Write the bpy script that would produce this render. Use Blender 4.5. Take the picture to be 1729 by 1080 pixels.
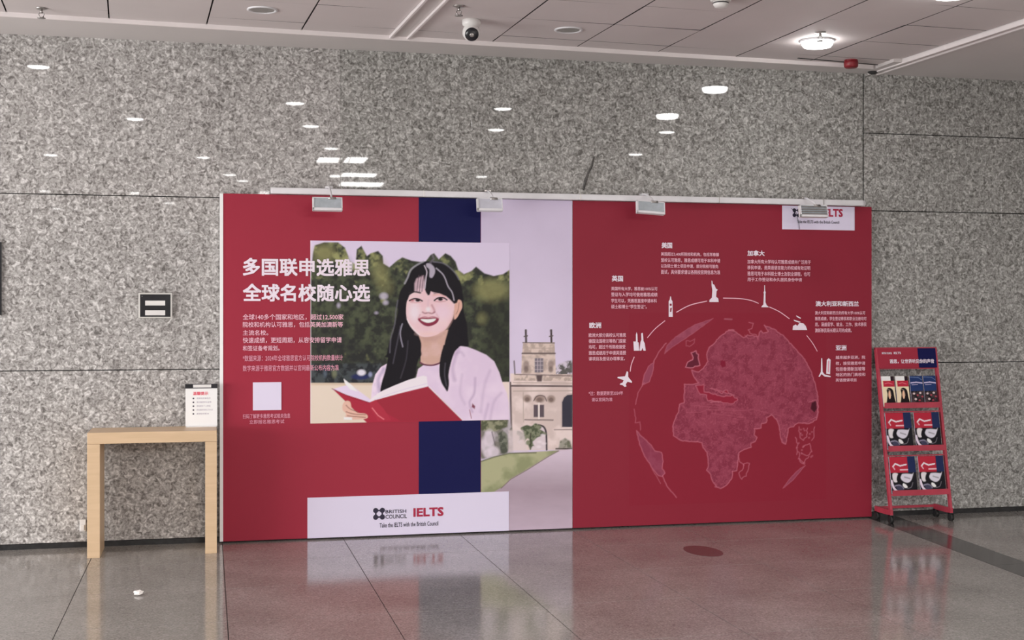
import bpy, bmesh, math, random
import numpy as np
from mathutils import Vector, Matrix, Euler

random.seed(7)
RNG = np.random.default_rng(11)
for o in list(bpy.data.objects):
    bpy.data.objects.remove(o)
SC = bpy.context.scene
COL = SC.collection

# ------------------------------------------------------------------ camera
F = 2200.0
TH = math.radians(13.17)
CT, ST = math.cos(TH), math.sin(TH)
CAM = (0.0, -9.13, 1.55)
cd = bpy.data.cameras.new('camera')
cd.sensor_width = 36
cd.lens = F / 1729 * 36
cd.shift_y = -8 / 1729
co = bpy.data.objects.new('camera', cd)
COL.objects.link(co)
co.location = CAM
co.rotation_euler = (math.radians(90), 0, -TH)
SC.camera = co

# ------------------------------------------------------------------ world, light, exposure
SC.view_settings.view_transform = 'Standard'
SC.view_settings.look = 'None'
SC.view_settings.gamma = 1
SC.view_settings.use_curve_mapping = False
SC.view_settings.exposure = 0.03
w = bpy.data.worlds.new('world')
SC.world = w
w.use_nodes = True
w.node_tree.nodes['Background'].inputs[0].default_value = (0.92, 0.95, 1.0, 1)
w.node_tree.nodes['Background'].inputs[1].default_value = 0.6
LAMP_STRENGTH = 30.0


def area(name, loc, rot, sx, sy, power, color=(1, 1, 1)):
    ld = bpy.data.lights.new(name, 'AREA')
    ld.shape = 'RECTANGLE'
    ld.size, ld.size_y = sx, sy
    ld.energy = power
    ld.color = color
    lo = bpy.data.objects.new(name, ld)
    COL.objects.link(lo)
    lo.location = loc
    lo.rotation_euler = rot
    return lo


# daylight through the glazed side of the hall, left of the view
area('daylight_side', (-7.5, -4.9, 1.12), (0, math.radians(-90), 0), 2.1, 7.0, 620, (1.0, 0.985, 0.965))
# added overhead fill behind the camera, its mirror image kept behind the board
area('hall_fill_light', (4.05, -13.4, 3.37), (0, 0, 0), 6.6, 6.2, 1600, (1.0, 0.97, 0.95))


# ------------------------------------------------------------------ helpers
def unproj(px, py, y=None, z=None):
    a = (px - 864.5) / F
    b = (532 - py) / F
    d = (ST + CT * a, CT - ST * a, b)
    t = ((y - CAM[1]) / d[1]) if y is not None else ((z - CAM[2]) / d[2])
    return Vector((CAM[0] + d[0] * t, CAM[1] + d[1] * t, CAM[2] + d[2] * t))


def proj(X, Y, Z):
    dx, dy = X - CAM[0], Y - CAM[1]
    r = CT * dx - ST * dy
    d = ST * dx + CT * dy
    return 864.5 + F * r / d, 532 - F * (Z - CAM[2]) / d


def lin(c):
    return tuple(((v / 255) / 12.92 if v / 255 <= 0.04045 else ((v / 255 + 0.055) / 1.055) ** 2.4) for v in c)


def tag(o, label=None, cat=None, group=None, kind=None):
    if label: o['label'] = label
    if cat: o['category'] = cat
    if group: o['group'] = group
    if kind: o['kind'] = kind
    return o


def empty(name, loc=(0, 0, 0), rz=0.0):
    o = bpy.data.objects.new(name, None)
    COL.objects.link(o)
    o.location = loc
    o.rotation_euler = (0, 0, rz)
    return o


def mat(name, color, rough=0.5, metal=0.0, emit=0.0, bump=None, vary=None, spec=None, coat=0.0):
    m = bpy.data.materials.new(name)
    m.use_nodes = True
    nt = m.node_tree
    p = nt.nodes['Principled BSDF']
    p.inputs['Base Color'].default_value = (*color, 1)
    p.inputs['Roughness'].default_value = rough
    p.inputs['Metallic'].default_value = metal
    if spec is not None: p.inputs['Specular IOR Level'].default_value = spec
    if coat: p.inputs['Coat Weight'].default_value = coat
    if emit:
        p.inputs['Emission Color'].default_value = (1, 0.985, 0.96, 1)
        p.inputs['Emission Strength'].default_value = emit
    tc = nt.nodes.new('ShaderNodeTexCoord')
    if vary:
        n = nt.nodes.new('ShaderNodeTexNoise')
        n.inputs['Scale'].default_value = vary[0]
        n.inputs['Detail'].default_value = 4
        nt.links.new(tc.outputs['Object'], n.inputs['Vector'])
        r = nt.nodes.new('ShaderNodeValToRGB')
        r.color_ramp.elements[0].position = 0.3
        r.color_ramp.elements[1].position = 0.7
        k = vary[1]
        r.color_ramp.elements[0].color = (*[v * (1 - k) for v in color], 1)
        r.color_ramp.elements[1].color = (*[min(1, v * (1 + k)) for v in color], 1)
        nt.links.new(n.outputs['Fac'], r.inputs['Fac'])
        nt.links.new(r.outputs['Color'], p.inputs['Base Color'])
    if bump:
        n = nt.nodes.new('ShaderNodeTexNoise')
        n.inputs['Scale'].default_value = bump[0]
        nt.links.new(tc.outputs['Object'], n.inputs['Vector'])
        b = nt.nodes.new('ShaderNodeBump')
        b.inputs['Strength'].default_value = bump[1]
        b.inputs['Distance'].default_value = 0.002
        nt.links.new(n.outputs['Fac'], b.inputs['Height'])
        nt.links.new(b.outputs['Normal'], p.inputs['Normal'])
    return m


def granite(name, stops, scale, rough, speck=0.5, large=0.12, spec=0.5, fleck=None):
    """polished speckled stone"""
    m = bpy.data.materials.new(name)
    m.use_nodes = True
    nt = m.node_tree
    N, L = nt.nodes, nt.links
    p = N['Principled BSDF']
    p.inputs['Roughness'].default_value = rough
    p.inputs['Specular IOR Level'].default_value = spec
    tc = N.new('ShaderNodeTexCoord')
    n1 = N.new('ShaderNodeTexNoise')
    n1.inputs['Scale'].default_value = scale
    n1.inputs['Detail'].default_value = 2.0
    n1.inputs['Roughness'].default_value = 0.6
    n1.inputs['Distortion'].default_value = 1.2
    L.new(tc.outputs['Object'], n1.inputs['Vector'])
    n2 = N.new('ShaderNodeTexNoise')
    n2.inputs['Scale'].default_value = scale * 2.1
    n2.inputs['Detail'].default_value = 1.5
    L.new(tc.outputs['Object'], n2.inputs['Vector'])
    n3 = N.new('ShaderNodeTexNoise')
    n3.inputs['Scale'].default_value = 2.2
    n3.inputs['Detail'].default_value = 3
    L.new(tc.outputs['Object'], n3.inputs['Vector'])
    mx = N.new('ShaderNodeMix')
    mx.inputs['Factor'].default_value = speck
    L.new(n1.outputs['Fac'], mx.inputs['A'])
    L.new(n2.outputs['Fac'], mx.inputs['B'])
    mx2 = N.new('ShaderNodeMix')
    mx2.inputs['Factor'].default_value = large
    L.new(mx.outputs['Result'], mx2.inputs['A'])
    L.new(n3.outputs['Fac'], mx2.inputs['B'])
    r = N.new('ShaderNodeValToRGB')
    r.color_ramp.elements[0].position = stops[0][0]
    r.color_ramp.elements[0].color = (*stops[0][1], 1)
    r.color_ramp.elements[1].position = stops[-1][0]
    r.color_ramp.elements[1].color = (*stops[-1][1], 1)
    for s_ in stops[1:-1]:
        e = r.color_ramp.elements.new(s_[0])
        e.color = (*s_[1], 1)
    L.new(mx2.outputs['Result'], r.inputs['Fac'])
    L.new(r.outputs['Color'], p.inputs['Base Color'])
    return m


class MB:
    def __init__(s):
        s.bm = bmesh.new()

    def box(s, x0, x1, y0, y1, z0, z1, mi=0, bev=0.0):
        r = bmesh.ops.create_cube(s.bm, size=1.0)
        vs = r['verts']
        for v in vs:
            v.co = Vector((x0 + (v.co.x + .5) * (x1 - x0), y0 + (v.co.y + .5) * (y1 - y0), z0 + (v.co.z + .5) * (z1 - z0)))
        fs = set(f for v in vs for f in v.link_faces)
        for f in fs: f.material_index = mi
        if bev:
            es = list(set(e for v in vs for e in v.link_edges))
            bmesh.ops.bevel(s.bm, geom=es, offset=bev, segments=2, affect='EDGES', profile=0.6)
        return s

    def bar(s, a, b, wx, wy, mi=0, up=(0, 1, 0)):
        """rectangular bar from a to b, wx across, wy along `up`"""
        a, b = Vector(a), Vector(b)
        d = (b - a).normalized()
        u = Vector(up)
        side = d.cross(u).normalized()
        u = side.cross(d).normalized()
        q = []
        for P in (a, b):
            for i, j in ((-1, -1), (1, -1), (1, 1), (-1, 1)):
                q.append(s.bm.verts.new(P + side * (i * wx / 2) + u * (j * wy / 2)))
        for f in ((3, 2, 1, 0), (4, 5, 6, 7), (0, 1, 5, 4), (1, 2, 6, 5), (2, 3, 7, 6), (3, 0, 4, 7)):
            s.bm.faces.new([q[i] for i in f]).material_index = mi
        return s

    def tube(s, pts, r, n=10, mi=0):
        pts = [Vector(p) for p in pts]
        rings = []
        for i, P in enumerate(pts):
            d = (pts[min(i + 1, len(pts) - 1)] - pts[max(i - 1, 0)]).normalized()
            a = Vector((0, 0, 1)) if abs(d.z) < .9 else Vector((1, 0, 0))
            x = d.cross(a).normalized()
            y = d.cross(x)
            rr = r[i] if isinstance(r, (list, tuple)) else r
            rings.append([s.bm.verts.new(P + (x * math.cos(t) + y * math.sin(t)) * rr) for t in [2 * math.pi * k / n for k in range(n)]])
        for A, B in zip(rings, rings[1:]):
            for k in range(n):
                f = s.bm.faces.new((A[k], A[(k + 1) % n], B[(k + 1) % n], B[k]))
                f.material_index = mi
                f.smooth = True
        s.bm.faces.new(rings[0][::-1]).material_index = mi
        s.bm.faces.new(rings[-1]).material_index = mi
        return s

    def lathe(s, c, prof, n=32, mi=0, cap=True):
        """prof: (radius, z) list around the vertical through c"""
        rings = [[s.bm.verts.new((c[0] + r * math.cos(2 * math.pi * k / n), c[1] + r * math.sin(2 * math.pi * k / n), c[2] + z)) for k in range(n)] for r, z in prof]
        for A, B in zip(rings, rings[1:]):
            for k in range(n):
                f = s.bm.faces.new((A[k], A[(k + 1) % n], B[(k + 1) % n], B[k]))
                f.material_index = mi
                f.smooth = True
        if cap:
            s.bm.faces.new(rings[0]).material_index = mi
            s.bm.faces.new(rings[-1]).material_index = mi
        return s

    def quad(s, pts, mi=0):
        s.bm.faces.new([s.bm.verts.new(p) for p in pts]).material_index = mi
        return s

    def build(s, name, mats, parent=None, matrix=None):
        bmesh.ops.recalc_face_normals(s.bm, faces=s.bm.faces)
        me = bpy.data.meshes.new(name)
        s.bm.to_mesh(me)
        s.bm.free()
        for m in (mats if isinstance(mats, (list, tuple)) else [mats]):
            me.materials.append(m)
        o = bpy.data.objects.new(name, me)
        COL.objects.link(o)
        if parent: o.parent = parent
        if matrix is not None: o.matrix_local = matrix
        return o


# ------------------------------------------------------------------ painting of flat prints
ILL = 0.80   # share of light that a print sends back for a pure paper white in the picture


def albedo(c):
    return np.array([min(0.93, v / ILL) for v in lin(c)])


def vnoise(X, Y, scale, seed=0, octs=4):
    out = np.zeros_like(X)
    amp, tot = 1.0, 0.0
    rg = np.random.default_rng(seed)
    for k in range(octs):
        T = rg.random((64, 64))
        u, v = X / scale * 2 ** k + 17.3 * k, Y / scale * 2 ** k + 5.1 * k
        i, j = np.floor(u).astype(int), np.floor(v).astype(int)
        a, b = u - i, v - j
        a, b = a * a * (3 - 2 * a), b * b * (3 - 2 * b)
        t = lambda p, q: T[p % 64, q % 64]
        out += amp * ((t(i, j) * (1 - a) + t(i + 1, j) * a) * (1 - b) + (t(i, j + 1) * (1 - a) + t(i + 1, j + 1) * a) * b)
        tot += amp
        amp *= 0.55
    return out / tot


def smooth(pts, closed=True, n=6):
    P = [np.array(p, float) for p in pts]
    L_ = len(P)
    out = []
    for i in range(L_ if closed else L_ - 1):
        p0, p1, p2, p3 = (P[(i - 1) % L_] if closed or i > 0 else P[i]), P[i], P[(i + 1) % L_], (P[(i + 2) % L_] if closed or i + 2 < L_ else P[i + 1])
        for k in range(n):
            t = k / n
            out.append(0.5 * (2 * p1 + (p2 - p0) * t + (2 * p0 - 5 * p1 + 4 * p2 - p3) * t * t + (3 * p1 - p0 - 3 * p2 + p3) * t ** 3))
    if not closed: out.append(P[-1])
    return [tuple(q) for q in out]


class Canvas:
    """A flat printed sheet whose colours are computed per vertex; shapes are given in the sheet's own drawing units."""

    def __init__(s, PX, PY, base):
        s.PX, s.PY = PX, PY
        s.C = np.empty(PX.shape + (3,))
        s.C[:] = albedo(base)

    def _box(s, pts, pad):
        a = np.array(pts)
        m = (s.PX > a[:, 0].min() - pad) & (s.PX < a[:, 0].max() + pad) & (s.PY > a[:, 1].min() - pad) & (s.PY < a[:, 1].max() + pad)
        return m

    def _dist(s, pts, x, y, closed=True):
        d = np.full(x.shape, 1e9)
        n = len(pts)
        for i in range(n if closed else n - 1):
            ax, ay = pts[i]
            bx, by = pts[(i + 1) % n]
            ex, ey = bx - ax, by - ay
            t = np.clip(((x - ax) * ex + (y - ay) * ey) / (ex * ex + ey * ey + 1e-9), 0, 1)
            d = np.minimum(d, (x - ax - t * ex) ** 2 + (y - ay - t * ey) ** 2)
        return np.sqrt(d)

    def mask(s, pts, soft=1.0):
        m = s._box(pts, soft + 1)
        x, y = s.PX[m], s.PY[m]
        ins = np.zeros(x.shape, bool)
        n = len(pts)
        for i in range(n):
            ax, ay = pts[i]
            bx, by = pts[(i + 1) % n]
            if ay == by: continue
            c = ((ay > y) != (by > y)) & (x < (bx - ax) * (y - ay) / (by - ay) + ax)
            ins ^= c
        d = s._dist(pts, x, y)
        a = np.clip(0.5 + np.where(ins, d, -d) / soft, 0, 1)
        return m, a

    def blend(s, m, a, color):
        c = albedo(color) if isinstance(color, tuple) else color
        s.C[m] = s.C[m] * (1 - a[:, None]) + c * a[:, None]

    def poly(s, pts, color, soft=1.0, alpha=1.0, curve=False, noise=None):
        if curve: pts = smooth(pts)
        m, a = s.mask(pts, soft)
        if noise:
            c2, sc, seed = noise[0], noise[1], noise[2]
            k = np.clip((vnoise(s.PX[m], s.PY[m], sc, seed) - 0.5) * (noise[3] if len(noise) > 3 else 4) + 0.5, 0, 1)[:, None]
            col = albedo(color) * (1 - k) + albedo(c2) * k
            s.C[m] = s.C[m] * (1 - alpha * a[:, None]) + col * alpha * a[:, None]
        else:
            s.blend(m, a * alpha, color)

    def line(s, pts, color, w=1.0, alpha=1.0, curve=False, closed=False, soft=1.0):
        if curve: pts = smooth(pts, closed)
        m = s._box(pts, w + soft + 1)
        d = s._dist(pts, s.PX[m], s.PY[m], closed)
        s.blend(m, np.clip(0.5 + (w / 2 - d) / soft, 0, 1) * alpha, color)

    def ell(s, cx, cy, rx, ry, color, soft=1.0, alpha=1.0, rot=0.0):
        m = s._box([(cx - rx - ry, cy - ry - rx), (cx + rx + ry, cy + ry + rx)], soft)
        x, y = s.PX[m] - cx, s.PY[m] - cy
        c_, s_ = math.cos(rot), math.sin(rot)
        x, y = x * c_ + y * s_, -x * s_ + y * c_
        q = np.sqrt((x / rx) ** 2 + (y / ry) ** 2)
        s.blend(m, np.clip(0.5 + (1 - q) * min(rx, ry) / soft, 0, 1) * alpha, color)

    def mesh(s, name, V, material, parent=None):
        """V: world positions (ny, nx, 3)"""
        ny, nx = s.PX.shape
        me = bpy.data.meshes.new(name)
        me.vertices.add(nx * ny)
        me.vertices.foreach_set('co', V.reshape(-1).astype(np.float32))
        i = (np.arange(ny - 1)[:, None] * nx + np.arange(nx - 1)[None, :]).reshape(-1)
        q = np.stack([i, i + 1, i + 1 + nx, i + nx], 1).reshape(-1).astype(np.int32)
        nf = (nx - 1) * (ny - 1)
        me.loops.add(nf * 4)
        me.loops.foreach_set('vertex_index', q)
        me.polygons.add(nf)
        me.polygons.foreach_set('loop_start', np.arange(0, nf * 4, 4, dtype=np.int32))
        me.update(calc_edges=True)
        ca = me.color_attributes.new('print', 'FLOAT_COLOR', 'POINT')
        rgba = np.ones((nx * ny, 4), np.float32)
        rgba[:, :3] = s.C.reshape(-1, 3)
        ca.data.foreach_set('color', rgba.reshape(-1))
        me.materials.append(material)
        o = bpy.data.objects.new(name, me)
        COL.objects.link(o)
        if parent: o.parent = parent
        return o


def print_mat(name, rough=0.45):
    m = bpy.data.materials.new(name)
    m.use_nodes = True
    nt = m.node_tree
    p = nt.nodes['Principled BSDF']
    p.inputs['Roughness'].default_value = rough
    p.inputs['Specular IOR Level'].default_value = 0.14
    a = nt.nodes.new('ShaderNodeVertexColor')
    a.layer_name = 'print'
    nt.links.new(a.outputs['Color'], p.inputs['Base Color'])
    return m


M_PRINT = print_mat('printed_vinyl')


def board_canvas(x0, x1, z0, z1, y, step, base):
    nx, nz = max(2, round((x1 - x0) / step)), max(2, round((z1 - z0) / step))
    X, Z = np.meshgrid(np.linspace(x0, x1, nx), np.linspace(z0, z1, nz))
    PX, PY = proj(X, np.full_like(X, y), Z)
    c = Canvas(PX, PY, base)
    V = np.stack([X, np.full_like(X, y), Z], -1)
    return c, V


# ------------------------------------------------------------------ materials
def flat(name, rgb, rough=0.5, **k):
    return mat(name, tuple(albedo(rgb)), rough, **k)


M_RED = flat('red_vinyl', (148, 42, 60), 0.5, spec=0.2)
M_RED2 = flat('deep_red_vinyl', (132, 35, 52), 0.5, spec=0.2)
M_NAVY = flat('navy_vinyl', (20, 22, 70), 0.5, spec=0.12)
M_WHITE_V = flat('white_vinyl', (210, 203, 247), 0.5, spec=0.25)
M_LETTER = flat('white_lettering_vinyl', (232, 212, 238), 0.6, spec=0.2)
M_PINK = flat('pale_pink_lettering', (226, 176, 192), 0.5, spec=0.3)
M_PINK2 = flat('faint_pink_lettering', (214, 150, 170), 0.5, spec=0.3)
M_BLACKINK = flat('black_ink', (30, 22, 48), 0.5)
M_REDINK = flat('crimson_ink', (160, 22, 60), 0.5)
M_EDGE = flat('white_board_edge', (235, 232, 240), 0.5)
M_WHITEMETAL = mat('white_enamel', (0.80, 0.79, 0.82), 0.35, vary=(9, .05))
M_WHITEPLASTIC = mat('white_plastic', (0.80, 0.78, 0.77), 0.35, vary=(14, .04))
M_GREYGLASS = mat('grey_lamp_glass', (0.42, 0.46, 0.50), 0.25, vary=(30, .12))
M_DARKMETAL = mat('dark_metal', (0.05, 0.05, 0.055), 0.4, metal=0.6, vary=(20, .2))
M_CHROME = mat('brushed_chrome', (0.45, 0.43, 0.42), 0.3, metal=0.9, vary=(30, .1))
M_BLACK = mat('black_plastic', (0.018, 0.018, 0.022), 0.25, vary=(20, .2))
M_RUBBER = mat('black_rubber', (0.02, 0.02, 0.02), 0.7, vary=(20, .2))
M_CEIL = mat('painted_ceiling_tile', (0.70, 0.64, 0.638), 0.7, vary=(1.3, .04), bump=(60, .05))
M_PLASTER = mat('painted_plaster', (0.68, 0.635, 0.628), 0.75, vary=(0.9, .04), bump=(30, .05))
M_TRIM = mat('white_ceiling_trim', (0.84, 0.78, 0.78), 0.45, vary=(3, .04))
M_GAP = mat('dark_joint', (0.03, 0.028, 0.028), 0.8, vary=(8, .2))
M_LAMP = mat('lit_lamp_diffuser', (0.9, 0.9, 0.9), 0.4, emit=LAMP_STRENGTH)
M_REDFRAME = mat('red_powder_coated_steel', (0.46, 0.048, 0.08), 0.4, vary=(12, .12))
M_ALARM = mat('red_alarm_plastic', (0.22, 0.012, 0.02), 0.4, vary=(14, .15))
M_SKIRT = mat('black_stone_skirting', (0.025, 0.025, 0.026), 0.3, vary=(30, .4))
M_WALLPAINT = mat('grey_painted_wall', (0.42, 0.41, 0.40), 0.8, vary=(1, .05))
g = lambda *v: tuple(v)
M_GRANITE = granite('grey_granite_wall', [(0.36, g(.16, .149, .143)), (0.46, g(.335, .318, .307)), (0.54, g(.47, .453, .442)), (0.65, g(.76, .74, .728))], 30, 0.022, speck=0.3, large=0.06)
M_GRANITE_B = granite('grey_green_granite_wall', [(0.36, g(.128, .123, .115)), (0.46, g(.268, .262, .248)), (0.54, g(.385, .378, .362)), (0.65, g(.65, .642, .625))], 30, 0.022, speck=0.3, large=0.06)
M_FLOOR = granite('polished_green_grey_granite', [(0.34, g(.17, .158, .147)), (0.5, g(.30, .285, .268)), (0.66, g(.46, .44, .42))], 45, 0.11, speck=0.5, large=0.25)
M_FLOORBAND = granite('dark_granite_border', [(0.32, g(.03, .03, .03)), (0.68, g(.085, .082, .08))], 60, 0.13)
M_PATCH = granite('brown_floor_patch', [(0.3, g(.085, .06, .055)), (0.7, g(.14, .10, .095))], 60, 0.2)


def wood_mat():
    m = mat('pale_ash_laminate', (0.70, 0.50, 0.32), 0.42)
    nt = m.node_tree
    p = nt.nodes['Principled BSDF']
    tc = nt.nodes.new('ShaderNodeTexCoord')
    mp = nt.nodes.new('ShaderNodeMapping')
    mp.inputs['Scale'].default_value = (1.2, 12, 12)
    n = nt.nodes.new('ShaderNodeTexNoise')
    n.inputs['Scale'].default_value = 3
    n.inputs['Detail'].default_value = 6
    n.inputs['Distortion'].default_value = 0.6
    r = nt.nodes.new('ShaderNodeValToRGB')
    r.color_ramp.elements[0].color = (0.60, 0.42, 0.25, 1)
    r.color_ramp.elements[1].color = (0.76, 0.56, 0.37, 1)
    nt.links.new(tc.outputs['Object'], mp.inputs['Vector'])
    nt.links.new(mp.outputs['Vector'], n.inputs['Vector'])
    nt.links.new(n.outputs['Fac'], r.inputs['Fac'])
    nt.links.new(r.outputs['Color'], p.inputs['Base Color'])
    return m


M_WOOD = wood_mat()

# ------------------------------------------------------------------ floor
ZC = 3.405      # plaster ceiling
ZT = 3.43       # ceiling tiles
XL, XR, YF = -7.6, 8.6, -24.0
floor = MB().box(XL, XR, YF, 0.06, -0.12, -0.006).build('floor', M_GAP)
tag(floor, 'polished grey green granite floor', kind='structure')
P0 = -0.72
cols = [P0 + 0.82 * k for k in range(-3, 11)]
rows = [0.0, -0.74] + [-0.74 - 0.82 * k for k in range(1, 6)]
bandA, bandB = (4.93, 5.165), (4.55, 4.79)      # dark border strip X limits at y=0 and y=-3.9


def clip_poly(poly, side):
    """cut a tile against the slanting border strip; side -1 keeps what is left of it, +1 what is right of it"""
    def lim(y): return (4.93 - y * -0.095) if side < 0 else (5.185 - y * -0.095)
    out = []
    n = len(poly)
    f = lambda p: (lim(p[1]) - p[0]) * (1 if side < 0 else -1)
    for i in range(n):
        a, b = poly[i], poly[(i + 1) % n]
        fa, fb = f(a), f(b)
        if fa >= 0: out.append(a)
        if fa * fb < 0:
            t = fa / (fa - fb)
            out.append((a[0] + (b[0] - a[0]) * t, a[1] + (b[1] - a[1]) * t))
    return out


def floor_tile(poly, name='tile', m=M_FLOOR, z=0.0):
    if len(poly) < 3: return
    ar = abs(sum(poly[i][0] * poly[(i + 1) % len(poly)][1] - poly[(i + 1) % len(poly)][0] * poly[i][1] for i in range(len(poly)))) / 2
    if ar < 1e-4: return
    bm = bmesh.new()
    up = [bm.verts.new((x, y, z)) for x, y in poly]
    dn = [bm.verts.new((x, y, -0.02)) for x, y in poly]
    bm.faces.new(up)
    for i in range(len(poly)):
        j = (i + 1) % len(poly)
        bm.faces.new((up[i], dn[i], dn[j], up[j]))
    mb = MB()
    mb.bm.free()
    mb.bm = bm
    return mb.build(name, m, floor)


GJ = 0.0022
for i in range(len(cols) - 1):
    for j in range(len(rows) - 1):
        x0, x1, y1, y0 = cols[i] + GJ, cols[i + 1] - GJ, rows[j] - GJ, rows[j + 1] + GJ
        if j == 0: y1 = 0.03
        base = [(x0, y0), (x1, y0), (x1, y1), (x0, y1)]
        z = random.uniform(-0.0002, 0.0002)
        if x1 < 4.4 or x0 > 5.2:
            floor_tile(base, z=z)
        else:
            floor_tile(clip_poly(base, -1), z=z)
            floor_tile(clip_poly(base, 1), z=z)
yb = rows[-1]
for k in range(5):
    ya, yc = yb * k / 5 + (0.03 if k == 0 else -GJ), yb * (k + 1) / 5 + GJ
    lx = lambda y, o: o + y * 0.095
    floor_tile([(lx(yc, 4.934), yc), (lx(yc, 5.181), yc), (lx(ya, 5.181), ya), (lx(ya, 4.934), ya)], 'border_stone', M_FLOORBAND)
floor_tile([(XL, YF), (XR, YF), (XR, yb - GJ), (XL, yb - GJ)], 'floor_paving')
floor_tile([(XL, yb), (cols[0] - GJ, yb), (cols[0] - GJ, 0.03), (XL, 0.03)], 'floor_paving')
floor_tile([(cols[-1] + GJ, yb), (XR, yb), (XR, 0.03), (cols[-1] + GJ, 0.03)], 'floor_paving')
# dark brownish round patch, nearly flush with the floor
for (px, py, rx, ry, nm) in ((1187, 930, 0.115, 0.17, 'round_floor_patch'),):
    c = unproj(px, py, z=0)
    floor_tile([(c.x + rx * math.cos(t), c.y + 0.33 * math.sin(t) * 0.62) for t in [2 * math.pi * k / 28 for k in range(28)]], nm, M_PATCH, z=0.0012)

# ------------------------------------------------------------------ granite wall
wall = MB().box(XL, XR, 0.03, 0.25, 0.0, 3.75).build('wall_back', M_GAP)
tag(wall, 'grey speckled granite slab wall behind the display board', kind='structure')
xj = [-4.6, -3.4, -2.3, -1.329, 0.08, 0.907, 1.843, 2.783, 3.825, 4.909, 6.098, 7.3]
zj = [0.035, 1.182, 2.354, 3.42]


def slab(x0, x1, z0, z1, dy=0.0):
    g2 = 0.0007
    r = 0.003
    mb = MB()
    mb.box(x0, x1, dy, 0.05, z0 + r, z1 - r, bev=0.002)
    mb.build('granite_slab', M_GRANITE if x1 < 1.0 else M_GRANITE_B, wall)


for i in range(len(xj) - 1):
    a, b = xj[i] + (0.005 if xj[i] == 4.909 else 0.0004), xj[i + 1] - (0.005 if xj[i + 1] == 4.909 else 0.0004)
    zz = zj if xj[i] < 4.9 else [0.035, 1.182, 2.354, 2.95, 3.42]
    for k in range(len(zz) - 1):
        slab(a, b, zz[k], zz[k + 1], random.uniform(0.0, 0.0008))
MB().box(XL, xj[0] - .002, 0, 0.05, 0.035, 3.42).build('granite_slab', M_GRANITE, wall)
MB().box(xj[-1] + .002, XR, 0, 0.05, 0.035, 3.42).build('granite_slab', M_GRANITE, wall)
sk = MB().box(XL, XR, 0.004, 0.03, 0.0, 0.034).build('baseboard_back', M_SKIRT)
tag(sk, 'low black recessed skirting under the granite wall', kind='structure')
# dark crack running down the granite above the board
cr = MB()
cp = [unproj(x, y, y=0.0006) for x, y in ((1003, 264), (999, 280), (992, 294), (988, 306), (985, 321))]
cr.tube([(p.x, -0.0003, p.z) for p in cp], [0.004, 0.009, 0.007, 0.012, 0.006], 6)
cr.build('stain_streak', mat('dark_stain', (0.09, 0.085, 0.08), 0.4, vary=(60, .5)), wall)

wr = MB().box(XR, XR + 0.15, YF, 0.25, 0, 3.75).build('wall_right', M_WALLPAINT)
tag(wr, 'plain grey wall closing the hall on the right', kind='structure')
wf = MB().box(XL, XR, YF - 0.2, YF, 0, 3.75).build('wall_front', M_WALLPAINT)
tag(wf, 'plain grey wall closing the hall opposite the granite', kind='structure')

# ------------------------------------------------------------------ ceiling
PH = math.radians(3.2)
E1 = (math.cos(PH), math.sin(PH))
E2 = (math.sin(PH), -math.cos(PH))


def uv(u, v, z):
    return (u * E1[0] + v * E2[0], u * E1[1] + v * E2[1], z)


ceiling = MB().box(XL, XR, YF, 0.25, 3.47, 3.7).build('ceiling', M_GAP)
tag(ceiling, 'suspended ceiling of pale painted tiles', kind='structure')
U0, V0, VP_ = -1.24, 0.69, 0.525
ujs = [-3.68, -3.07, -2.46, -1.85, -1.24, -0.633, -0.03, 0.579, 1.17, None, 1.30, 1.885, 2.50, 3.11, 3.72, 4.32, 4.93]
VB = 0.467
vjs = [VB] + [V0 + VP_ * k for k in range(0, 7)]


def ctile(u0, u1, v0, v1, z, g1, g2):
    rx = random.uniform(-0.0012, 0.0012)
    ry = random.uniform(-0.0012, 0.0012)
    bm = bmesh.new()
    lo, hi = [], []
    for (u, v, sx, sy) in ((u0 + g1, v0 + g2, -1, -1), (u1 - g1, v0 + g2, 1, -1), (u1 - g1, v1 - g2, 1, 1), (u0 + g1, v1 - g2, -1, 1)):
        dz = rx * sx + ry * sy
        lo.append(bm.verts.new(uv(u, v, z + dz)))
        hi.append(bm.verts.new(uv(u, v, z + 0.02)))
    bm.faces.new(lo)
    bm.faces.new(hi[::-1])
    for k in range(4):
        bm.faces.new((lo[k], lo[(k + 1) % 4], hi[(k + 1) % 4], hi[k])).material_index = 1
    mb = MB()
    mb.bm.free()
    mb.bm = bm
    mb.build('ceiling_tile', [M_CEIL, M_GAP], ceiling)


for a, b in zip(ujs, ujs[1:]):
    if a is None or b is None: continue
    for v0, v1 in zip(vjs, vjs[1:]):
        wide = a > 4.2
        ctile(a, b, v0, v1, ZT, 0.0045, 0.004 if wide else 0.0009)
VE = vjs[-1]
UA, UB = -9.0, 10.0
MB().quad([uv(UA, VE, ZT), uv(UB, VE, ZT), uv(UB, 26, ZT), uv(UA, 26, ZT)]).build('ceiling_field', M_CEIL, ceiling)
MB().quad([uv(UA, VB, ZT), uv(ujs[0], VB, ZT), uv(ujs[0], VE, ZT), uv(UA, VE, ZT)]).build('ceiling_field', M_CEIL, ceiling)
# plaster border against the wall: tapers to nothing at the right
mb = MB()
pts = [uv(-9, VB, 0), uv(4.93, VB, 0)]
low = [(XL, pts[0][1] + (XL - pts[0][0]) * math.tan(PH)), (pts[1][0], pts[1][1]), (pts[1][0], 0.05), (XL, 0.05)]
bm = mb.bm
A = [bm.verts.new((x, y, ZC)) for x, y in low]
B = [bm.verts.new((x, y, ZT + 0.03)) for x, y in low]
bm.faces.new(A)
bm.faces.new(B)
for k in range(4): bm.faces.new((A[k], A[(k + 1) % 4], B[(k + 1) % 4], B[k]))
mb.build('plaster_border', M_PLASTER, ceiling)
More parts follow.
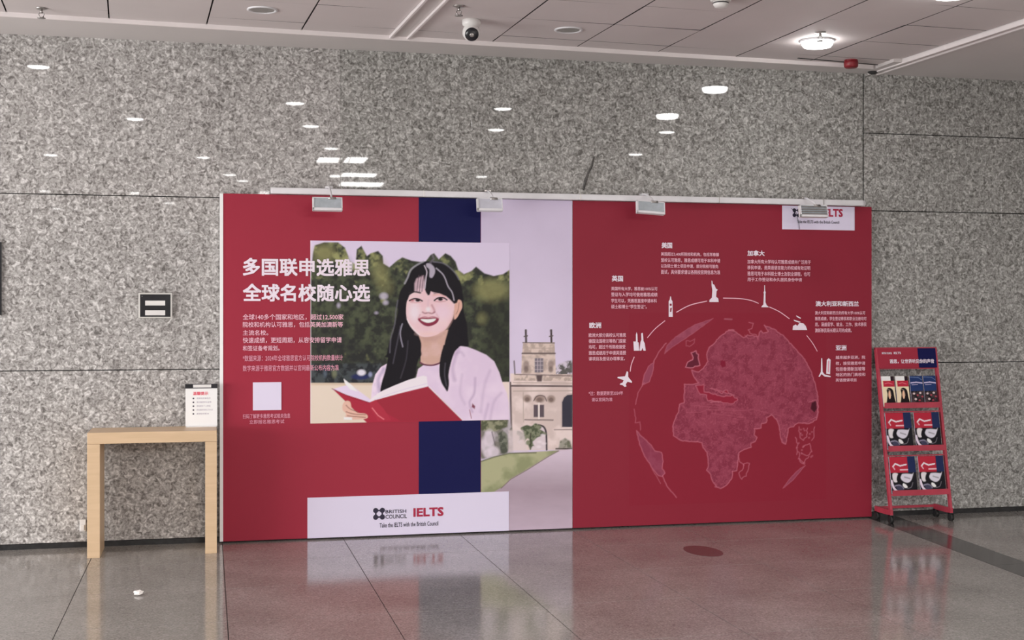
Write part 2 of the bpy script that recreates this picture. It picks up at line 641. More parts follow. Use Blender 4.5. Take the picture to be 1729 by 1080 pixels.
# plaster field to the right of the tiles
mb = MB()
bm = mb.bm
q = [uv(5.035, 26, 0), uv(5.035, -0.6, 0), uv(10, -0.9, 0), uv(10, 26, 0)]
q0 = [uv(4.93, VB, 0)]
A = [bm.verts.new((p[0], p[1], ZC)) for p in q]
B = [bm.verts.new((p[0], p[1], ZT + 0.03)) for p in q]
bm.faces.new(A)
bm.faces.new(B)
for k in range(4): bm.faces.new((A[k], A[(k + 1) % 4], B[(k + 1) % 4], B[k]))
mb.build('plaster_field', M_PLASTER, ceiling)
MB().box(4.9, 5.08, -0.47, 0.05, ZC + 0.001, ZT + 0.02).build('plaster_filler', M_PLASTER, ceiling)
# bright edge trims


def trim(name, a, b, wid, z0, z1, m=M_TRIM):
    a, b = Vector(a), Vector(b)
    d = (b - a).normalized()
    s_ = Vector((-d.y, d.x, 0)) * wid / 2
    mb = MB()
    bm = mb.bm
    q = [a - s_, b - s_, b + s_, a + s_]
    A = [bm.verts.new((p.x, p.y, z0)) for p in q]
    B = [bm.verts.new((p.x, p.y, z1)) for p in q]
    bm.faces.new(A)
    bm.faces.new(B)
    for k in range(4): bm.faces.new((A[k], A[(k + 1) % 4], B[(k + 1) % 4], B[k]))
    return mb.build(name, m, ceiling)


trim('edge_trim', uv(-9, VB + 0.006, 0), uv(4.86, VB + 0.006, 0), 0.014, ZC - 0.004, ZT + 0.004)
for u in (4.945, 5.02):
    trim('edge_trim', uv(u, 0.16, 0), uv(u, 8, 0), 0.018, ZC - 0.008, ZT + 0.004)
trim('slot_floor', uv(4.982, 0.3, 0), uv(4.982, 8, 0), 0.06, ZC + 0.006, ZT + 0.02, M_PLASTER)
for u in (1.175, 1.295):
    trim('edge_trim', uv(u, VB, 0), uv(u, 8, 0), 0.014, ZT - 0.020, ZT + 0.006)
trim('slot_floor', uv(1.235, VB, 0), uv(1.235, 8, 0), 0.108, ZT - 0.004, ZT + 0.02, M_PLASTER)
# dark sagging gap near the corner
trim('corner_gap', uv(4.18, VB + 0.10, 0), uv(4.93, VB + 0.035, 0), 0.014, ZT - 0.0035, ZT + 0.002, M_GAP)
cg = MB()  # small dark round spot at the ceiling corner
c0 = unproj(1474, 122, z=3.40)
cg.lathe((c0.x, c0.y, 3.385), [(0.012, 0), (0.035, 0.008), (0.04, 0.02)], 10)
cg.build('dark_corner_spot', M_GAP, ceiling)


# ------------------------------------------------------------------ ceiling fittings
def ceil_at(px, py, z=ZT):
    p = unproj(px, py, z=z)
    return p.x, p.y


def lit_drum(x, y, label, group=None, first=[None]):
    root = empty('ceiling_lamp', (x, y, ZT))
    tag(root, label, 'lamp', group)
    if first[0] is None:
        a = MB().lathe((0, 0, 0), [(0.118, 0.004), (0.120, -0.008), (0.112, -0.014), (0.104, -0.012)], 32).build('rim', M_WHITEMETAL, root)
        b = MB().lathe((0, 0, 0), [(0.104, -0.010), (0.103, -0.030), (0.092, -0.044), (0.05, -0.050), (0.01, -0.051)], 32).build('diffuser', M_LAMP, root)
        first[0] = (a, b)
    else:
        for s_ in first[0]:
            c = s_.copy()
            c.parent = root
            COL.objects.link(c)
    return root


x, y = ceil_at(1380, 78, 3.39)
lit_drum(x, y, 'lit round ceiling lamp glowing beside the small red alarm')
x, y = ceil_at(1606, -6, 3.39)
lit_drum(x, y, 'lit round ceiling lamp cut off by the top edge of the photo')
# lamps further back in the hall; the photograph shows them mirrored in the polished granite
MIR = [(65, 118), (228, 205), (498, 179), (525, 217), (343, 269), (559, 254), (849, 188), (838, 223), (813, 301), (1168, 195),
       (1126, 227), (1073, 264), (1368, 285), (85, 265), (75, 325), (228, 328), (285, 345), (388, 298), (410, 308), (95, 354), (315, 394)]
ffirst = [None]
MLAB = ['topmost mirrored lamp at the left edge of the granite', 'lamp mirrored high above the wall control panel', 'lamp mirrored in the upper granite, upper one of the close pair', 'lamp mirrored in the upper granite, lower one of the close pair',
        'lamp mirrored in the granite just above the left corner of the board', 'small lamp mirrored just above the bright rectangular panels', 'lamp mirrored below the security camera, upper of two', 'lamp mirrored below the security camera, lower of two', 'lamp mirrored just above the track beside the middle flood lamp',
        '', 'faint small lamp mirrored right of the two under the security camera', 'tiny lamp mirrored beside the dark streak in the granite', 'lamp mirrored above the logo plate', 'tiny lamp mirrored above the upper wall joint at the left', 'lamp mirrored on the upper wall joint, the brighter one near the left edge',
        'lamp mirrored on the upper wall joint, nearer the board', 'flat lamp mirrored just under the joint near the board corner', 'tiny lamp mirrored near the board corner, upper of two', 'tiny lamp mirrored near the board corner, lower of two', 'lamp mirrored below the joint near the left edge', 'small lamp mirrored between the control panel and the board corner']
for (px, py), ml in zip(MIR, MLAB):
    p = unproj(px, py, z=3.40)
    if (px, py) == (1168, 195): continue
    root = empty('downlight', (p.x, -p.y, ZT))
    tag(root, ml, 'downlight', 'lit downlights mirrored in the granite')
    if ffirst[0] is None:
        a = MB().lathe((0, 0, 0), [(0.098, 0.004), (0.100, -0.006), (0.090, -0.010), (0.082, -0.006)], 24).build('rim', M_WHITEMETAL, root)
        b = MB().lathe((0, 0, 0), [(0.084, -0.004), (0.07, -0.012), (0.01, -0.016)], 24).build('diffuser', M_LAMP, root)
        ffirst[0] = (a, b)
    else:
        for s_ in ffirst[0]:
            c = s_.copy()
            c.parent = root
            COL.objects.link(c)
M_PANELLAMP = mat('lit_panel_diffuser', (0.9, 0.9, 0.9), 0.4, emit=34)
PLAB = ['lit ceiling panel mirrored in the granite, upper row, left', 'lit ceiling panel mirrored in the granite, upper row, right', 'small lit ceiling panel mirrored left of the lower rows', 'lit ceiling panel mirrored in the middle row', 'lit ceiling panel mirrored in the lowest row, touching the track']
for pl_, (xa, xb, py, dd) in zip(PLAB, ((537, 574, 273, 0.42), (584, 617, 273, 0.50), (558, 574, 300, .16), (578, 634, 298, 0.36), (575, 645, 313.5, 0.5))):
    a = unproj(xa, py, z=3.40)
    b = unproj(xb, py, z=3.40)
    cx, cy, wd = (a.x + b.x) / 2, -(a.y + b.y) / 2, (b - a).length
    root = empty('panel_light', (cx, cy, ZT))
    tag(root, pl_, 'ceiling light', 'lit ceiling panels mirrored in the granite')
    MB().box(-wd / 2 - .02, wd / 2 + .02, -dd / 2 - .02, dd / 2 + .02, -0.008, 0.004).build('frame', M_WHITEMETAL, root)
    MB().box(-wd / 2, wd / 2, -dd / 2, dd / 2, -0.014, -0.006).build('diffuser', M_PANELLAMP, root)

# unlit downlights
for (px, py, lab) in ((443, 16, 'unlit recessed downlight in the ceiling, the one further left'), (960, 50, 'unlit recessed downlight in the ceiling right of the security camera')):
    x, y = ceil_at(px, py)
    root = empty('recessed_downlight', (x, y, ZT))
    tag(root, lab, 'downlight', 'unlit recessed downlights')
    MB().lathe((0, 0, 0), [(0.092, 0.003), (0.094, -0.005), (0.085, -0.009), (0.074, -0.004), (0.072, 0.0)], 32, cap=False).build('rim', M_WHITEMETAL, root)
    MB().lathe((0, 0, 0), [(0.074, -0.004), (0.06, 0.0005), (0.03, 0.001), (0.005, 0.001)], 32).build('reflector', M_CHROME, root)

# sprinklers
for (px, py, lab) in ((70, 14, 'small ceiling sprinkler near the left edge of the ceiling'), (775, 10, 'small ceiling sprinkler just behind the white security camera'), (1385, 54, 'small chrome ceiling sprinkler in front of the lit lamp')):
    x, y = ceil_at(px, py)
    root = empty('sprinkler', (x, y, ZT))
    tag(root, lab, 'sprinkler', 'ceiling sprinklers')
    MB().lathe((0, 0, 0), [(0.036, 0.002), (0.038, -0.003), (0.022, -0.009), (0.012, -0.010)], 20).build('escutcheon', M_CHROME, root)
    mb = MB().tube([(0, 0, -0.008), (0, 0, -0.030)], 0.008, 8)
    for s_ in (-1, 1):
        mb.tube([(0.007 * s_, 0, -0.026), (0.016 * s_, 0, -0.036), (0.012 * s_, 0, -0.050), (0, 0, -0.058)], 0.003, 6)
    mb.build('frame', M_CHROME, root)
    MB().lathe((0, 0, -0.060), [(0.004, 0.003), (0.024, 0.002), (0.025, -0.001), (0.004, -0.002)], 14).build('deflector', M_CHROME, root)

# smoke detector
x, y = ceil_at(1217, -2)
root = empty('smoke_detector', (x, y, ZT))
tag(root, 'small round white smoke detector at the top edge of the ceiling', 'detector')
MB().lathe((0, 0, 0), [(0.062, 0.002), (0.062, -0.010), (0.055, -0.016), (0.050, -0.017)], 28).build('base', M_WHITEPLASTIC, root)
MB().lathe((0, 0, 0), [(0.046, -0.016), (0.046, -0.034), (0.038, -0.048), (0.02, -0.054), (0.004, -0.055)], 28).build('sensing_dome', M_WHITEPLASTIC, root)
MB().lathe((0, 0, 0), [(0.0475, -0.024), (0.0475, -0.029), (0.046, -0.030), (0.046, -0.023)], 28).build('inlet_ring', M_DARKMETAL, root)

# security camera
x, y = ceil_at(796, 34)
root = empty('security_camera', (x, y, ZT))
tag(root, 'white turret security camera with a black lens ball under the ceiling', 'camera')
MB().lathe((0, 0, 0), [(0.058, 0.002), (0.060, -0.022), (0.056, -0.034), (0.045, -0.042), (0.02, -0.044)], 32).build('mounting_base', M_WHITEPLASTIC, root)
R = Euler((math.radians(-62), 0, math.radians(-8))).to_matrix().to_4x4()
bm_ = MB()
prof = []
for k in range(13):
    t = math.pi * k / 12
    prof.append((max(0.002, 0.058 * math.sin(t)), 0.058 * math.cos(t)))
bm_.lathe((0, 0, 0), prof[:10], 28)
ball = bm_.build('camera_ball', M_WHITEPLASTIC, root, Matrix.Translation((0, 0, -0.078)) @ R)
fc = MB().lathe((0, 0, 0), [(0.0425, -0.037), (0.044, -0.044), (0.040, -0.052), (0.02, -0.057), (0.003, -0.058)], 28)
face = fc.build('lens_window', M_BLACK, ball)
MB().lathe((0, 0, 0), [(0.014, -0.0565), (0.014, -0.061), (0.010, -0.062), (0.002, -0.0625)], 18).build('lens_ring', M_CHROME, ball)

# red alarm
x, y = ceil_at(1437, 101, ZT)
root = empty('fire_alarm', (x, y, ZT))
tag(root, 'small dark red round fire alarm hanging at the ceiling corner', 'alarm')
MB().lathe((0, 0, 0), [(0.045, 0.002), (0.05, -0.008), (0.044, -0.014)], 24).build('base', M_ALARM, root)
MB().lathe((0, 0, 0), [(0.050, -0.012), (0.053, -0.024), (0.050, -0.052), (0.040, -0.060), (0.01, -0.062)], 24).build('body', M_ALARM, root)


# ------------------------------------------------------------------ display board
YB = -0.055
board = empty('display_board', (0, 0, 0))
tag(board, 'large red display board with portrait, college photo and globe standing on the floor', 'display board')
BX0, BX1, BXM, BZ0, BZ1 = 0.085, 4.947, 2.571, 0.012, 2.378
MB().box(BX0 + .002, BX1 - .002, YB + 0.006, -0.004, BZ0, BZ1, bev=0.0015).build('backing_panel', M_EDGE, board)
bx = lambda px, py=600: unproj(px, py, y=YB).x
bz = lambda px, py: unproj(px, py, y=YB).z


def sheet(name, x0, x1, z0, z1, m, y=YB, th=0.006, parent=board):
    return MB().box(x0, x1, y, y + th, z0, z1).build(name, m, parent)


sheet('white_edge_strip', BX0 - 0.002, 0.106, BZ0, BZ1, M_EDGE, y=YB - 0.003, th=0.03)
XN0, XN1 = bx(707), bx(811.5)
XPH0, XPH1, ZPH0, ZPH1 = bx(524), bx(860), bz(690, 711.5), bz(690, 408)
XW0, XW1, ZW0, ZW1 = bx(519), bx(859), 0.02, bz(690, 834.5)
XS = bx(812)
sheet('red_sheet', 0.106, BXM, BZ0, BZ1, M_RED)
sheet('red_sheet', BXM + 0.003, BX1, BZ0, BZ1, M_RED2, y=YB - 0.001)
sheet('navy_band', XN0, XN1, 0.04, BZ1, M_NAVY, y=YB - 0.0008, th=0.003)
sheet('white_plate', XW0, XW1, BZ0, ZW1, M_WHITE_V, y=YB - 0.004, th=0.003)

# --- college photograph
cv, V = board_canvas(XS, BXM, BZ0, BZ1, YB - 0.0016, 0.0046, (196, 184, 208))
PX, PY = cv.PX, cv.PY
k = np.clip((PY - 330) / 260, 0, 1)[..., None]
cv.C = cv.C * (1 - k) + albedo((206, 194, 218)) * k
q = (vnoise(PX, PY, 90, 3) - .5)[..., None]
cv.C *= 1 + .14 * q
B = lambda *p: [(800 + x / 3.6, 540 + y / 3.6) for x, y in p]
STN, STD, LINE = (208, 190, 182), (176, 158, 150), (96, 82, 82)
# trees behind right
cv.poly(B((495, 290), (520, 265), (560, 250), (600, 245), (600, 340), (495, 340)), (92, 90, 88), 3, noise=((200, 190, 205), 5, 8, 6))
# tower
cv.poly(B((292, 200), (494, 200), (500, 340), (288, 340)), STN, 1, noise=(STD, 9, 1))
cv.poly(B((300, 135), (490, 135), (494, 205), (294, 205)), STN, 1, noise=(STD, 6, 2))
cv.line(B((298, 137), (490, 140)), LINE, 1.6)
cv.line(B((294, 203), (494, 203)), LINE, 2.4)
cv.line(B((300, 170), (490, 172)), STD, 1.4)
for x0 in (316, 470):
    cv.line(B((x0, 62), (x0 + 2, 132)), (70, 60, 62), 3.4)
    cv.ell(*B((x0, 66))[0], 1.8, 2.2, (80, 70, 72))
    cv.line(B((x0 - 10, 100), (x0 + 10, 96)), (90, 80, 80), 2)
cv.poly(B((370, 232), (422, 232), (422, 318), (370, 318)), (120, 112, 122), .8)
for y0 in (250, 275, 300): cv.line(B((370, y0), (422, y0)), (190, 178, 184), .8)
for x0 in (388, 405): cv.line(B((x0, 232), (x0, 318)), (190, 178, 184), .8)
for x0 in (318, 468):
    cv.ell(*B((x0, 270))[0], 5, 7, (140, 122, 118), 3, .8)
    cv.ell(*B((x0, 300))[0], 4, 5, (110, 94, 92), 3, .8)
# main facade
cv.poly(B((222, 325), (600, 330), (600, 790), (222, 790)), (220, 203, 200), 1, noise=((202, 184, 180), 22, 5))
cv.poly(B((244, 328), (600, 330), (600, 372), (244, 368)), STN, 1, noise=(STD, 5, 4, 6))
cv.line(B((228, 400), (600, 402)), LINE, 3)
cv.line(B((240, 432), (600, 430)), STD, 1.6)
cv.line(B((240, 380), (600, 384)), STD, 1.4)
cv.line(B((250, 330), (450, 335), (600, 340)), (120, 104, 104), 1.6)
cv.poly(B((378, 335), (418, 335), (412, 374), (386, 374)), (90, 76, 78), 2)
cv.line(B((222, 380), (228, 660)), (104, 90, 90), 3)
cv.line(B((300, 440), (302, 620)), STD, 1.2)
cv.line(B((245, 250), (250, 325)), (120, 108, 118), 2.4)
for cx, cy, r in ((325, 478, 7), (400, 480, 9), (470, 480, 7)):
    cv.ell(*B((cx, cy))[0], r, 6.5, (150, 130, 122), 3, .9)
    cv.ell(*B((cx, cy + 4))[0], r * .55, 3.6, (110, 92, 88), 2, .8)
cv.line(B((365, 490), (380, 466), (405, 458), (430, 466), (442, 492)), (110, 92, 90), 1.8, curve=True)
for x0 in (378, 415): cv.poly(B((x0 - 14, 515), (x0 + 12, 515), (x0 + 12, 590), (x0 - 14, 590)), (92, 80, 88), 1)
cv.line(B((396, 505), (396, 600)), (230, 215, 212), 2)
cv.line(B((310, 606), (482, 608)), (120, 104, 102), 2)
cv.poly(B((536, 650), (536, 500), (548, 470), (570, 455), (600, 452), (600, 650)), (56, 54, 66), 1)
cv.line(B((534, 650), (534, 498), (548, 466), (572, 450), (600, 446)), (186, 168, 164), 1.6)
cv.line(B((490, 666), (600, 666)), (150, 132, 130), 2)
# arch
cv.poly(B((340, 788), (345, 690), (365, 655), (395, 640), (425, 652), (440, 690), (444, 788)), (208, 194, 200), 1.2)
cv.line(B((395, 638), (425, 650), (440, 690), (443, 788)), (58, 50, 56), 3, curve=True)
for (cx, cy, rx, ry, sd) in ((345, 690, 24, 13, 1), (300, 705, 12, 11, 2), (360, 660, 15, 9, 3), (345, 745, 8, 12, 5)):
    X_, Y_ = B((cx, cy))[0]
    pts = [(X_ + rx * (0.8 + .35 * math.sin(3.1 * t + sd)) * math.cos(t), Y_ + ry * (0.8 + .3 * math.cos(4.3 * t + sd)) * math.sin(t)) for t in [2 * math.pi * k / 16 for k in range(16)]]
    cv.poly(pts, (78, 86, 66), 2, curve=True, noise=((124, 128, 106), 5, sd, 7))
for a in ((420, 700), (400, 740), (425, 750), (280, 740), (395, 770)): cv.ell(*B(a)[0], 4, 2.2, (222, 210, 216), 2, .8)
cv.line(B((345, 690), (345, 785)), (66, 60, 52), 1.4)
cv.poly(B((515, 780), (525, 735), (555, 718), (585, 735), (600, 780)), (104, 106, 90), 3, noise=((150, 146, 136), 5, 8, 6))
cv.line(B((500, 782), (600, 782)), (66, 58, 58), 2.4)
# left shrubs and rocks
cv.poly(B((35, 600), (215, 600), (235, 670), (240, 800), (35, 850)), (172, 164, 170), 3, noise=((120, 116, 110), 14, 9, 5))
cv.poly(B((35, 600), (210, 600), (205, 650), (120, 680), (40, 670)), (84, 88, 68), 3, noise=((140, 140, 116), 7, 6, 6))
cv.poly(B((150, 690), (190, 680), (208, 720), (206, 800), (170, 810), (155, 760)), (78, 82, 72), 3, curve=True, noise=((118, 120, 108), 6, 10, 6))
for a in ((95, 720, 9, 15), (120, 800, 10, 9), (85, 810, 7, 8), (60, 760, 5, 12)): cv.ell(*B(a[:2])[0], a[2], a[3], (214, 202, 214), 4, .75)
cv.line(B((110, 680), (130, 760)), (96, 88, 92), 2, .8)
cv.poly(B((210, 670), (300, 670), (330, 800), (210, 800)), (206, 192, 194), 3, alpha=.7)
# lawn and path
cv.poly([(805, 785), (870, 764), (945, 760), (972, 757), (972, 905), (805, 905)], (180, 160, 172), 2)
xx = ((PX - 805) / 170)
m_, a_ = cv.mask([(805, 905), (805, 850), (868, 806), (930, 768), (948, 760), (975, 757), (975, 905)], 2)
shade = np.clip((cv.PY[m_] - 757) / 70, 0, 1)[:, None]
c_ = albedo((206, 190, 206)) * (1 - shade) + albedo((158, 140, 152)) * shade
k2 = np.clip((cv.PY[m_] - 820) / 75, 0, 1)[:, None]
c_ = c_ * (1 - k2) + albedo((184, 166, 182)) * k2
c_ = c_ * (1 + .12 * (vnoise(cv.PX[m_] * .3, cv.PY[m_], 9, 12) - .5))[:, None]
cv.C[m_] = cv.C[m_] * (1 - a_[:, None]) + c_ * a_[:, None]
LAWN = [(805, 781), (830, 772), (858, 765), (900, 763), (944, 760), (925, 770), (890, 792), (862, 808), (848, 822), (834, 830), (805, 834)]
cv.poly(LAWN, (138, 142, 108), 1.5, noise=((166, 166, 132), 26, 14, 4))
cv.line([(805, 781), (835, 771), (860, 765), (905, 764)], (92, 96, 74), 2.4, .8)
cv.line([(943, 761), (925, 771), (890, 793), (862, 809), (846, 824)], (104, 92, 82), 1.4, .8)
cv.mesh('college_photo', V, M_PRINT, board)

# --- portrait photograph
cv, V = board_canvas(XPH0, XPH1, ZPH0, ZPH1, YB - 0.0030, 0.0045, (208, 196, 220))
PX, PY = cv.PX, cv.PY
A = lambda *p: [(500 + x / 3.176, 380 + y / 3.176) for x, y in p]
G = lambda *p: [(600 + x / 6, 420 + y / 6) for x, y in p]
trees = A((90, 150), (100, 108), (150, 92), (225, 92), (262, 120), (290, 190), (318, 210), (325, 130), (350, 110), (380, 165), (400, 150), (440, 138), (465, 165), (468, 205), (500, 225), (540, 190), (570, 172),
          (620, 190), (690, 200), (720, 160), (740, 150), (765, 182), (800, 150), (830, 165), (855, 195), (870, 240), (900, 262), (940, 245), (965, 222), (1010, 258), (1060, 272), (1110, 262), (1150, 235), (1160, 850), (60, 850), (75, 300))
m, a = cv.mask(trees, 2)
x_, y_ = PX[m], PY[m]
n1 = vnoise(x_, y_, 26, 21, 4)
n2 = vnoise(x_, y_, 9, 22, 3)
hgt = np.clip((y_ - 415) / 95, 0, 1)
leaf = np.clip((n1 - .46) * 5 + .35 + (n2 - .5) * 2.2 - hgt * 1.9, 0, 1)[:, None]
dark = np.clip(0.5 + (n2 - .5) * 3, 0, 1)[:, None]
cdark = albedo((44, 46, 42)) * (1 - dark) + albedo((74, 80, 62)) * dark
c_ = cdark * (1 - leaf) + albedo((142, 144, 98)) * leaf
cv.C[m] = cv.C[m] * (1 - a[:, None]) + c_ * a[:, None]
for (cx, cy, rx, ry, al) in ((1050, 350, 90, 60, .5), (150, 150, 55, 45, .55), (1000, 500, 22, 24, .5), (450, 250, 40, 60, .4), (480, 330, 40, 50, .25)):
    c0 = A((cx, cy))[0]
    cv.ell(c0[0], c0[1], rx / 3.176, ry / 3.176, (158, 156, 104), 14, al)
for (cx, cy, rx, ry) in ((470, 380, 22, 18), (480, 415, 14, 12), (290, 210, 14, 40), (430, 470, 8, 6), (228, 430, 9, 12)):
    c0 = A((cx, cy))[0]
    cv.ell(c0[0], c0[1], rx / 3.176, ry / 3.176, (186, 178, 200), 4, .7)
# dark band, parked car, court
cv.poly(A((60, 560), (240, 560), (440, 700), (450, 850), (60, 850)), (40, 40, 42), 16, .55)
cv.poly(A((1000, 420), (1160, 380), (1160, 850), (1000, 850)), (42, 44, 38), 20, .6)
cv.poly(A((60, 740), (460, 740), (460, 850), (60, 850)), (36, 38, 44), 5, .8, noise=((70, 76, 80), 8, 5, 6))
cv.ell(*A((205, 795))[0], 4, 7, (120, 124, 96), 4, .7)
cv.ell(*A((155, 795))[0], 3, 6, (92, 104, 118), 4, .7)
cv.ell(*A((345, 812))[0], 15, 5, (38, 44, 90), 3, .9)
cv.ell(*A((350, 790))[0], 7, 5, (216, 212, 232), 3, .95)
cv.ell(*A((398, 800))[0], 3, 4, (150, 156, 190), 3, .8)
cv.poly(A((60, 846), (420, 846), (420, 1080), (60, 1080)), (214, 200, 186), 1.5)
cv.line(A((60, 852), (420, 852)), (186, 160, 130), 3, .6, soft=3)
cv.poly(A((1095, 840), (1160, 840), (1160, 1080), (1095, 1080)), (222, 205, 200), 1.5)
# shirt
SH, SHD = (222, 204, 226), (192, 172, 202)
cv.poly(A((640, 830), (655, 770), (690, 745), (770, 742), (850, 670), (875, 645), (905, 648), (960, 668), (1020, 695), (1062, 730), (1090, 790), (1108, 850), (1130, 900), (1140, 950), (1146, 1060), (640, 1060)), SH, 1.4, noise=((212, 192, 216), 40, 2, 3))
cv.poly(A((495, 738), (455, 760), (425, 800), (408, 860), (400, 935), (470, 935), (500, 860)), SH, 1.4, noise=(SHD, 20, 2, 5))
cv.line(A((470, 770), (440, 830), (450, 900)), (160, 144, 178), 5, .6, curve=True, soft=4)
for L_, w_, al in (([(870, 660), (840, 760), (850, 830)], 12, .5), ([(960, 820), (955, 900), (930, 950), (945, 1000)], 4, .8), ([(1040, 780), (1010, 860), (990, 1000)], 8, .35),
                   ([(1100, 900), (1060, 950), (1040, 1050)], 7, .4), ([(890, 800), (880, 900), (905, 960)], 6, .35), ([(1030, 960), (1010, 1040)], 6, .5), ([(830, 700), (880, 680), (900, 700)], 6, .45)):
    cv.line(A(*L_), (166, 140, 176), w_ / 2, al, curve=True, soft=5)
cv.poly(A((945, 955), (960, 970), (958, 985), (942, 975)), (120, 60, 80), 1.5)
cv.line(A((930, 990), (940, 1035)), (150, 90, 110), 1.5, .8)
# neck
SK, SKD = (226, 196, 200), (196, 160, 148)
cv.poly(A((655, 580), (820, 560), (800, 650), (778, 745), (720, 755), (668, 742), (668, 650)), (204, 170, 164), 1.5, noise=(SKD, 16, 5, 3))
cv.poly(A((660, 590), (800, 575), (750, 625), (690, 625)), (180, 140, 132), 6, .6)
cv.line(A((664, 735), (690, 748), (735, 750), (772, 738)), (96, 44, 70), 2.6, curve=True)
# back hair: left mass, crown and right lock
HR = (24, 21, 27)
cv.poly(G((690, 130), (600, 175), (540, 280), (500, 360), (450, 440), (430, 560), (430, 640), (400, 760), (380, 860), (340, 960), (320, 1060), (320, 1100), (640, 1100), (660, 1000), (640, 880), (700, 600), (900, 500), (900, 160), (780, 130)), HR, 2.0, curve=True)
cv.poly(A((560, 500), (520, 600), (495, 700), (478, 780), (460, 840), (452, 890), (480, 880), (560, 850), (635, 815), (645, 760), (662, 700), (668, 620), (600, 500)), HR, 1.8, curve=True)
cv.poly(G((770, 140), (900, 150), (990, 220), (1050, 300), (1080, 400), (1095, 520), (1100, 640), (1130, 760), (1140, 900), (1145, 985), (1060, 985), (1000, 1000), (985, 1060), (940, 1120), (900, 1120), (905, 960), (940, 820), (980, 600), (960, 480), (800, 300)), HR, 2.0, curve=True)
cv.poly(A((800, 640), (880, 640), (850, 680), (830, 740), (818, 800), (820, 850), (812, 890), (798, 875), (778, 840), (768, 790), (772, 720), (786, 660)), HR, 1.6, curve=True)
for pts, al in ((A((560, 540), (540, 640), (520, 740)), .5), (A((600, 620), (590, 720), (560, 820)), .3), (G((430, 520), (410, 640), (400, 760), (360, 900), (350, 1050)), .8), (A((800, 740), (796, 800), (806, 860)), .5)):
    cv.line(pts, (112, 108, 122), 1.8, al * .7, curve=True, soft=2)
# face
cv.poly(G((525, 520), (515, 600), (520, 700), (555, 780), (610, 845), (665, 885), (730, 892), (800, 878), (860, 850), (915, 815), (960, 750), (990, 690), (1005, 600), (1005, 520), (960, 400), (880, 320), (640, 290), (560, 380)), SK, 1.2, curve=True, noise=((220, 186, 194), 30, 6, 3))
cv.ell(*G((600, 640))[0], 9, 14, (236, 214, 228), 10, .7)
cv.ell(*G((880, 640))[0], 14, 12, (222, 196, 214), 12, .6)
cv.ell(*G((740, 860))[0], 16, 3.5, (224, 190, 186), 5, .6)
cv.line(G((1000, 640), (985, 700), (930, 800), (860, 850)), (206, 162, 158), 2.5, .6, curve=True, soft=4)
cv.line(G((524, 710), (570, 790), (650, 870)), (240, 214, 218), 1.5, .8, curve=True)
cv.poly(G((1008, 560), (1040, 515), (1075, 530), (1082, 590), (1060, 640), (1030, 695), (1000, 705)), (208, 166, 152), 1.2, curve=True)
cv.line(G((1050, 545), (1040, 620), (1020, 660)), (150, 100, 92), 1.4, .7, curve=True)
# brows, eyes
cv.line(G((548, 450), (600, 434), (660, 444)), (50, 36, 40), 2.6, .85, curve=True, soft=2)
cv.line(G((800, 452), (860, 440), (920, 466)), (70, 50, 54), 2.2, .6, curve=True, soft=2)
cv.line(G((548, 524), (590, 506), (640, 508), (678, 528)), (36, 22, 30), 2.4, 1, curve=True)
cv.ell(*G((632, 520))[0], 4.0, 2.6, (28, 18, 26), 1.4)
cv.ell(*G((580, 524))[0], 3.0, 1.6, (168, 70, 80), 2, .7)
cv.line(G((560, 540), (610, 546), (665, 540)), (196, 140, 148), 1.2, .8, curve=True)
cv.line(G((800, 522), (840, 496), (890, 494), (928, 516)), (36, 22, 30), 2.4, 1, curve=True)
cv.ell(*G((862, 510))[0], 4.2, 2.6, (28, 18, 26), 1.4)
cv.line(G((810, 532), (860, 536), (915, 528)), (176, 120, 128), 1.2, .8, curve=True)
cv.line(G((790, 470), (850, 462), (910, 480)), (206, 150, 132), 2, .6, curve=True, soft=3)
# nose
cv.line(G((742, 520), (735, 570), (745, 620)), (206, 172, 184), 3, .6, curve=True, soft=3)
cv.line(G((775, 570), (800, 620), (796, 640)), (170, 112, 124), 3, .7, curve=True, soft=3)
cv.line(G((680, 640), (705, 652), (740, 646), (775, 654), (806, 640)), (140, 80, 92), 2.0, .8, curve=True, soft=2)
cv.ell(*G((738, 612))[0], 4, 4, (240, 218, 230), 4, .8)
cv.line(G((655, 668), (640, 700)), (190, 140, 150), 2, .6, soft=3)
cv.line(G((822, 660), (846, 700)), (196, 146, 158), 2, .6, soft=3)
# mouth
cv.poly(G((632, 712), (690, 696), (740, 700), (800, 694), (846, 708), (826, 750), (780, 776), (730, 784), (680, 764)), (128, 44, 66), 1.2, curve=True)
cv.poly(G((662, 712), (740, 712), (816, 708), (790, 736), (740, 748), (695, 738)), (240, 228, 240), 1.2, curve=True)
cv.line(G((640, 706), (700, 688), (740, 696), (790, 686), (838, 704)), (170, 100, 116), 1.8, .8, curve=True)
# fringe
cv.poly(G((690, 130), (600, 180), (540, 300), (515, 400), (510, 520), (530, 520), (548, 470), (590, 440), (640, 400), (700, 400), (715, 440), (735, 470), (752, 466), (765, 430), (790, 440), (850, 450), (920, 480), (965, 520), (1000, 556), (1030, 545), (1045, 500), (1060, 400), (1040, 300), (960, 200), (880, 150), (780, 135)), HR, 1.6)
cv.poly(G((620, 300), (690, 270), (705, 340), (700, 420), (660, 440), (600, 430), (600, 350)), (206, 178, 190), 3, .8)
for x0 in (630, 655, 680): cv.line(G((x0 + 14, 270), (x0 + 2, 350), (x0 - 6, 430)), (84, 62, 74), 1.4, .85, curve=True, soft=1.5)
cv.line(G((545, 445), (600, 434), (655, 444)), (40, 30, 36), 2.4, .8, curve=True)
cv.poly(G((720, 150), (760, 150), (800, 190), (806, 240), (780, 290), (752, 280), (750, 210), (722, 180)), (176, 168, 184), 2, .9, curve=True)
cv.line(G((700, 170), (724, 230), (716, 290), (704, 400)), (196, 184, 198), 2.0, .85, curve=True)
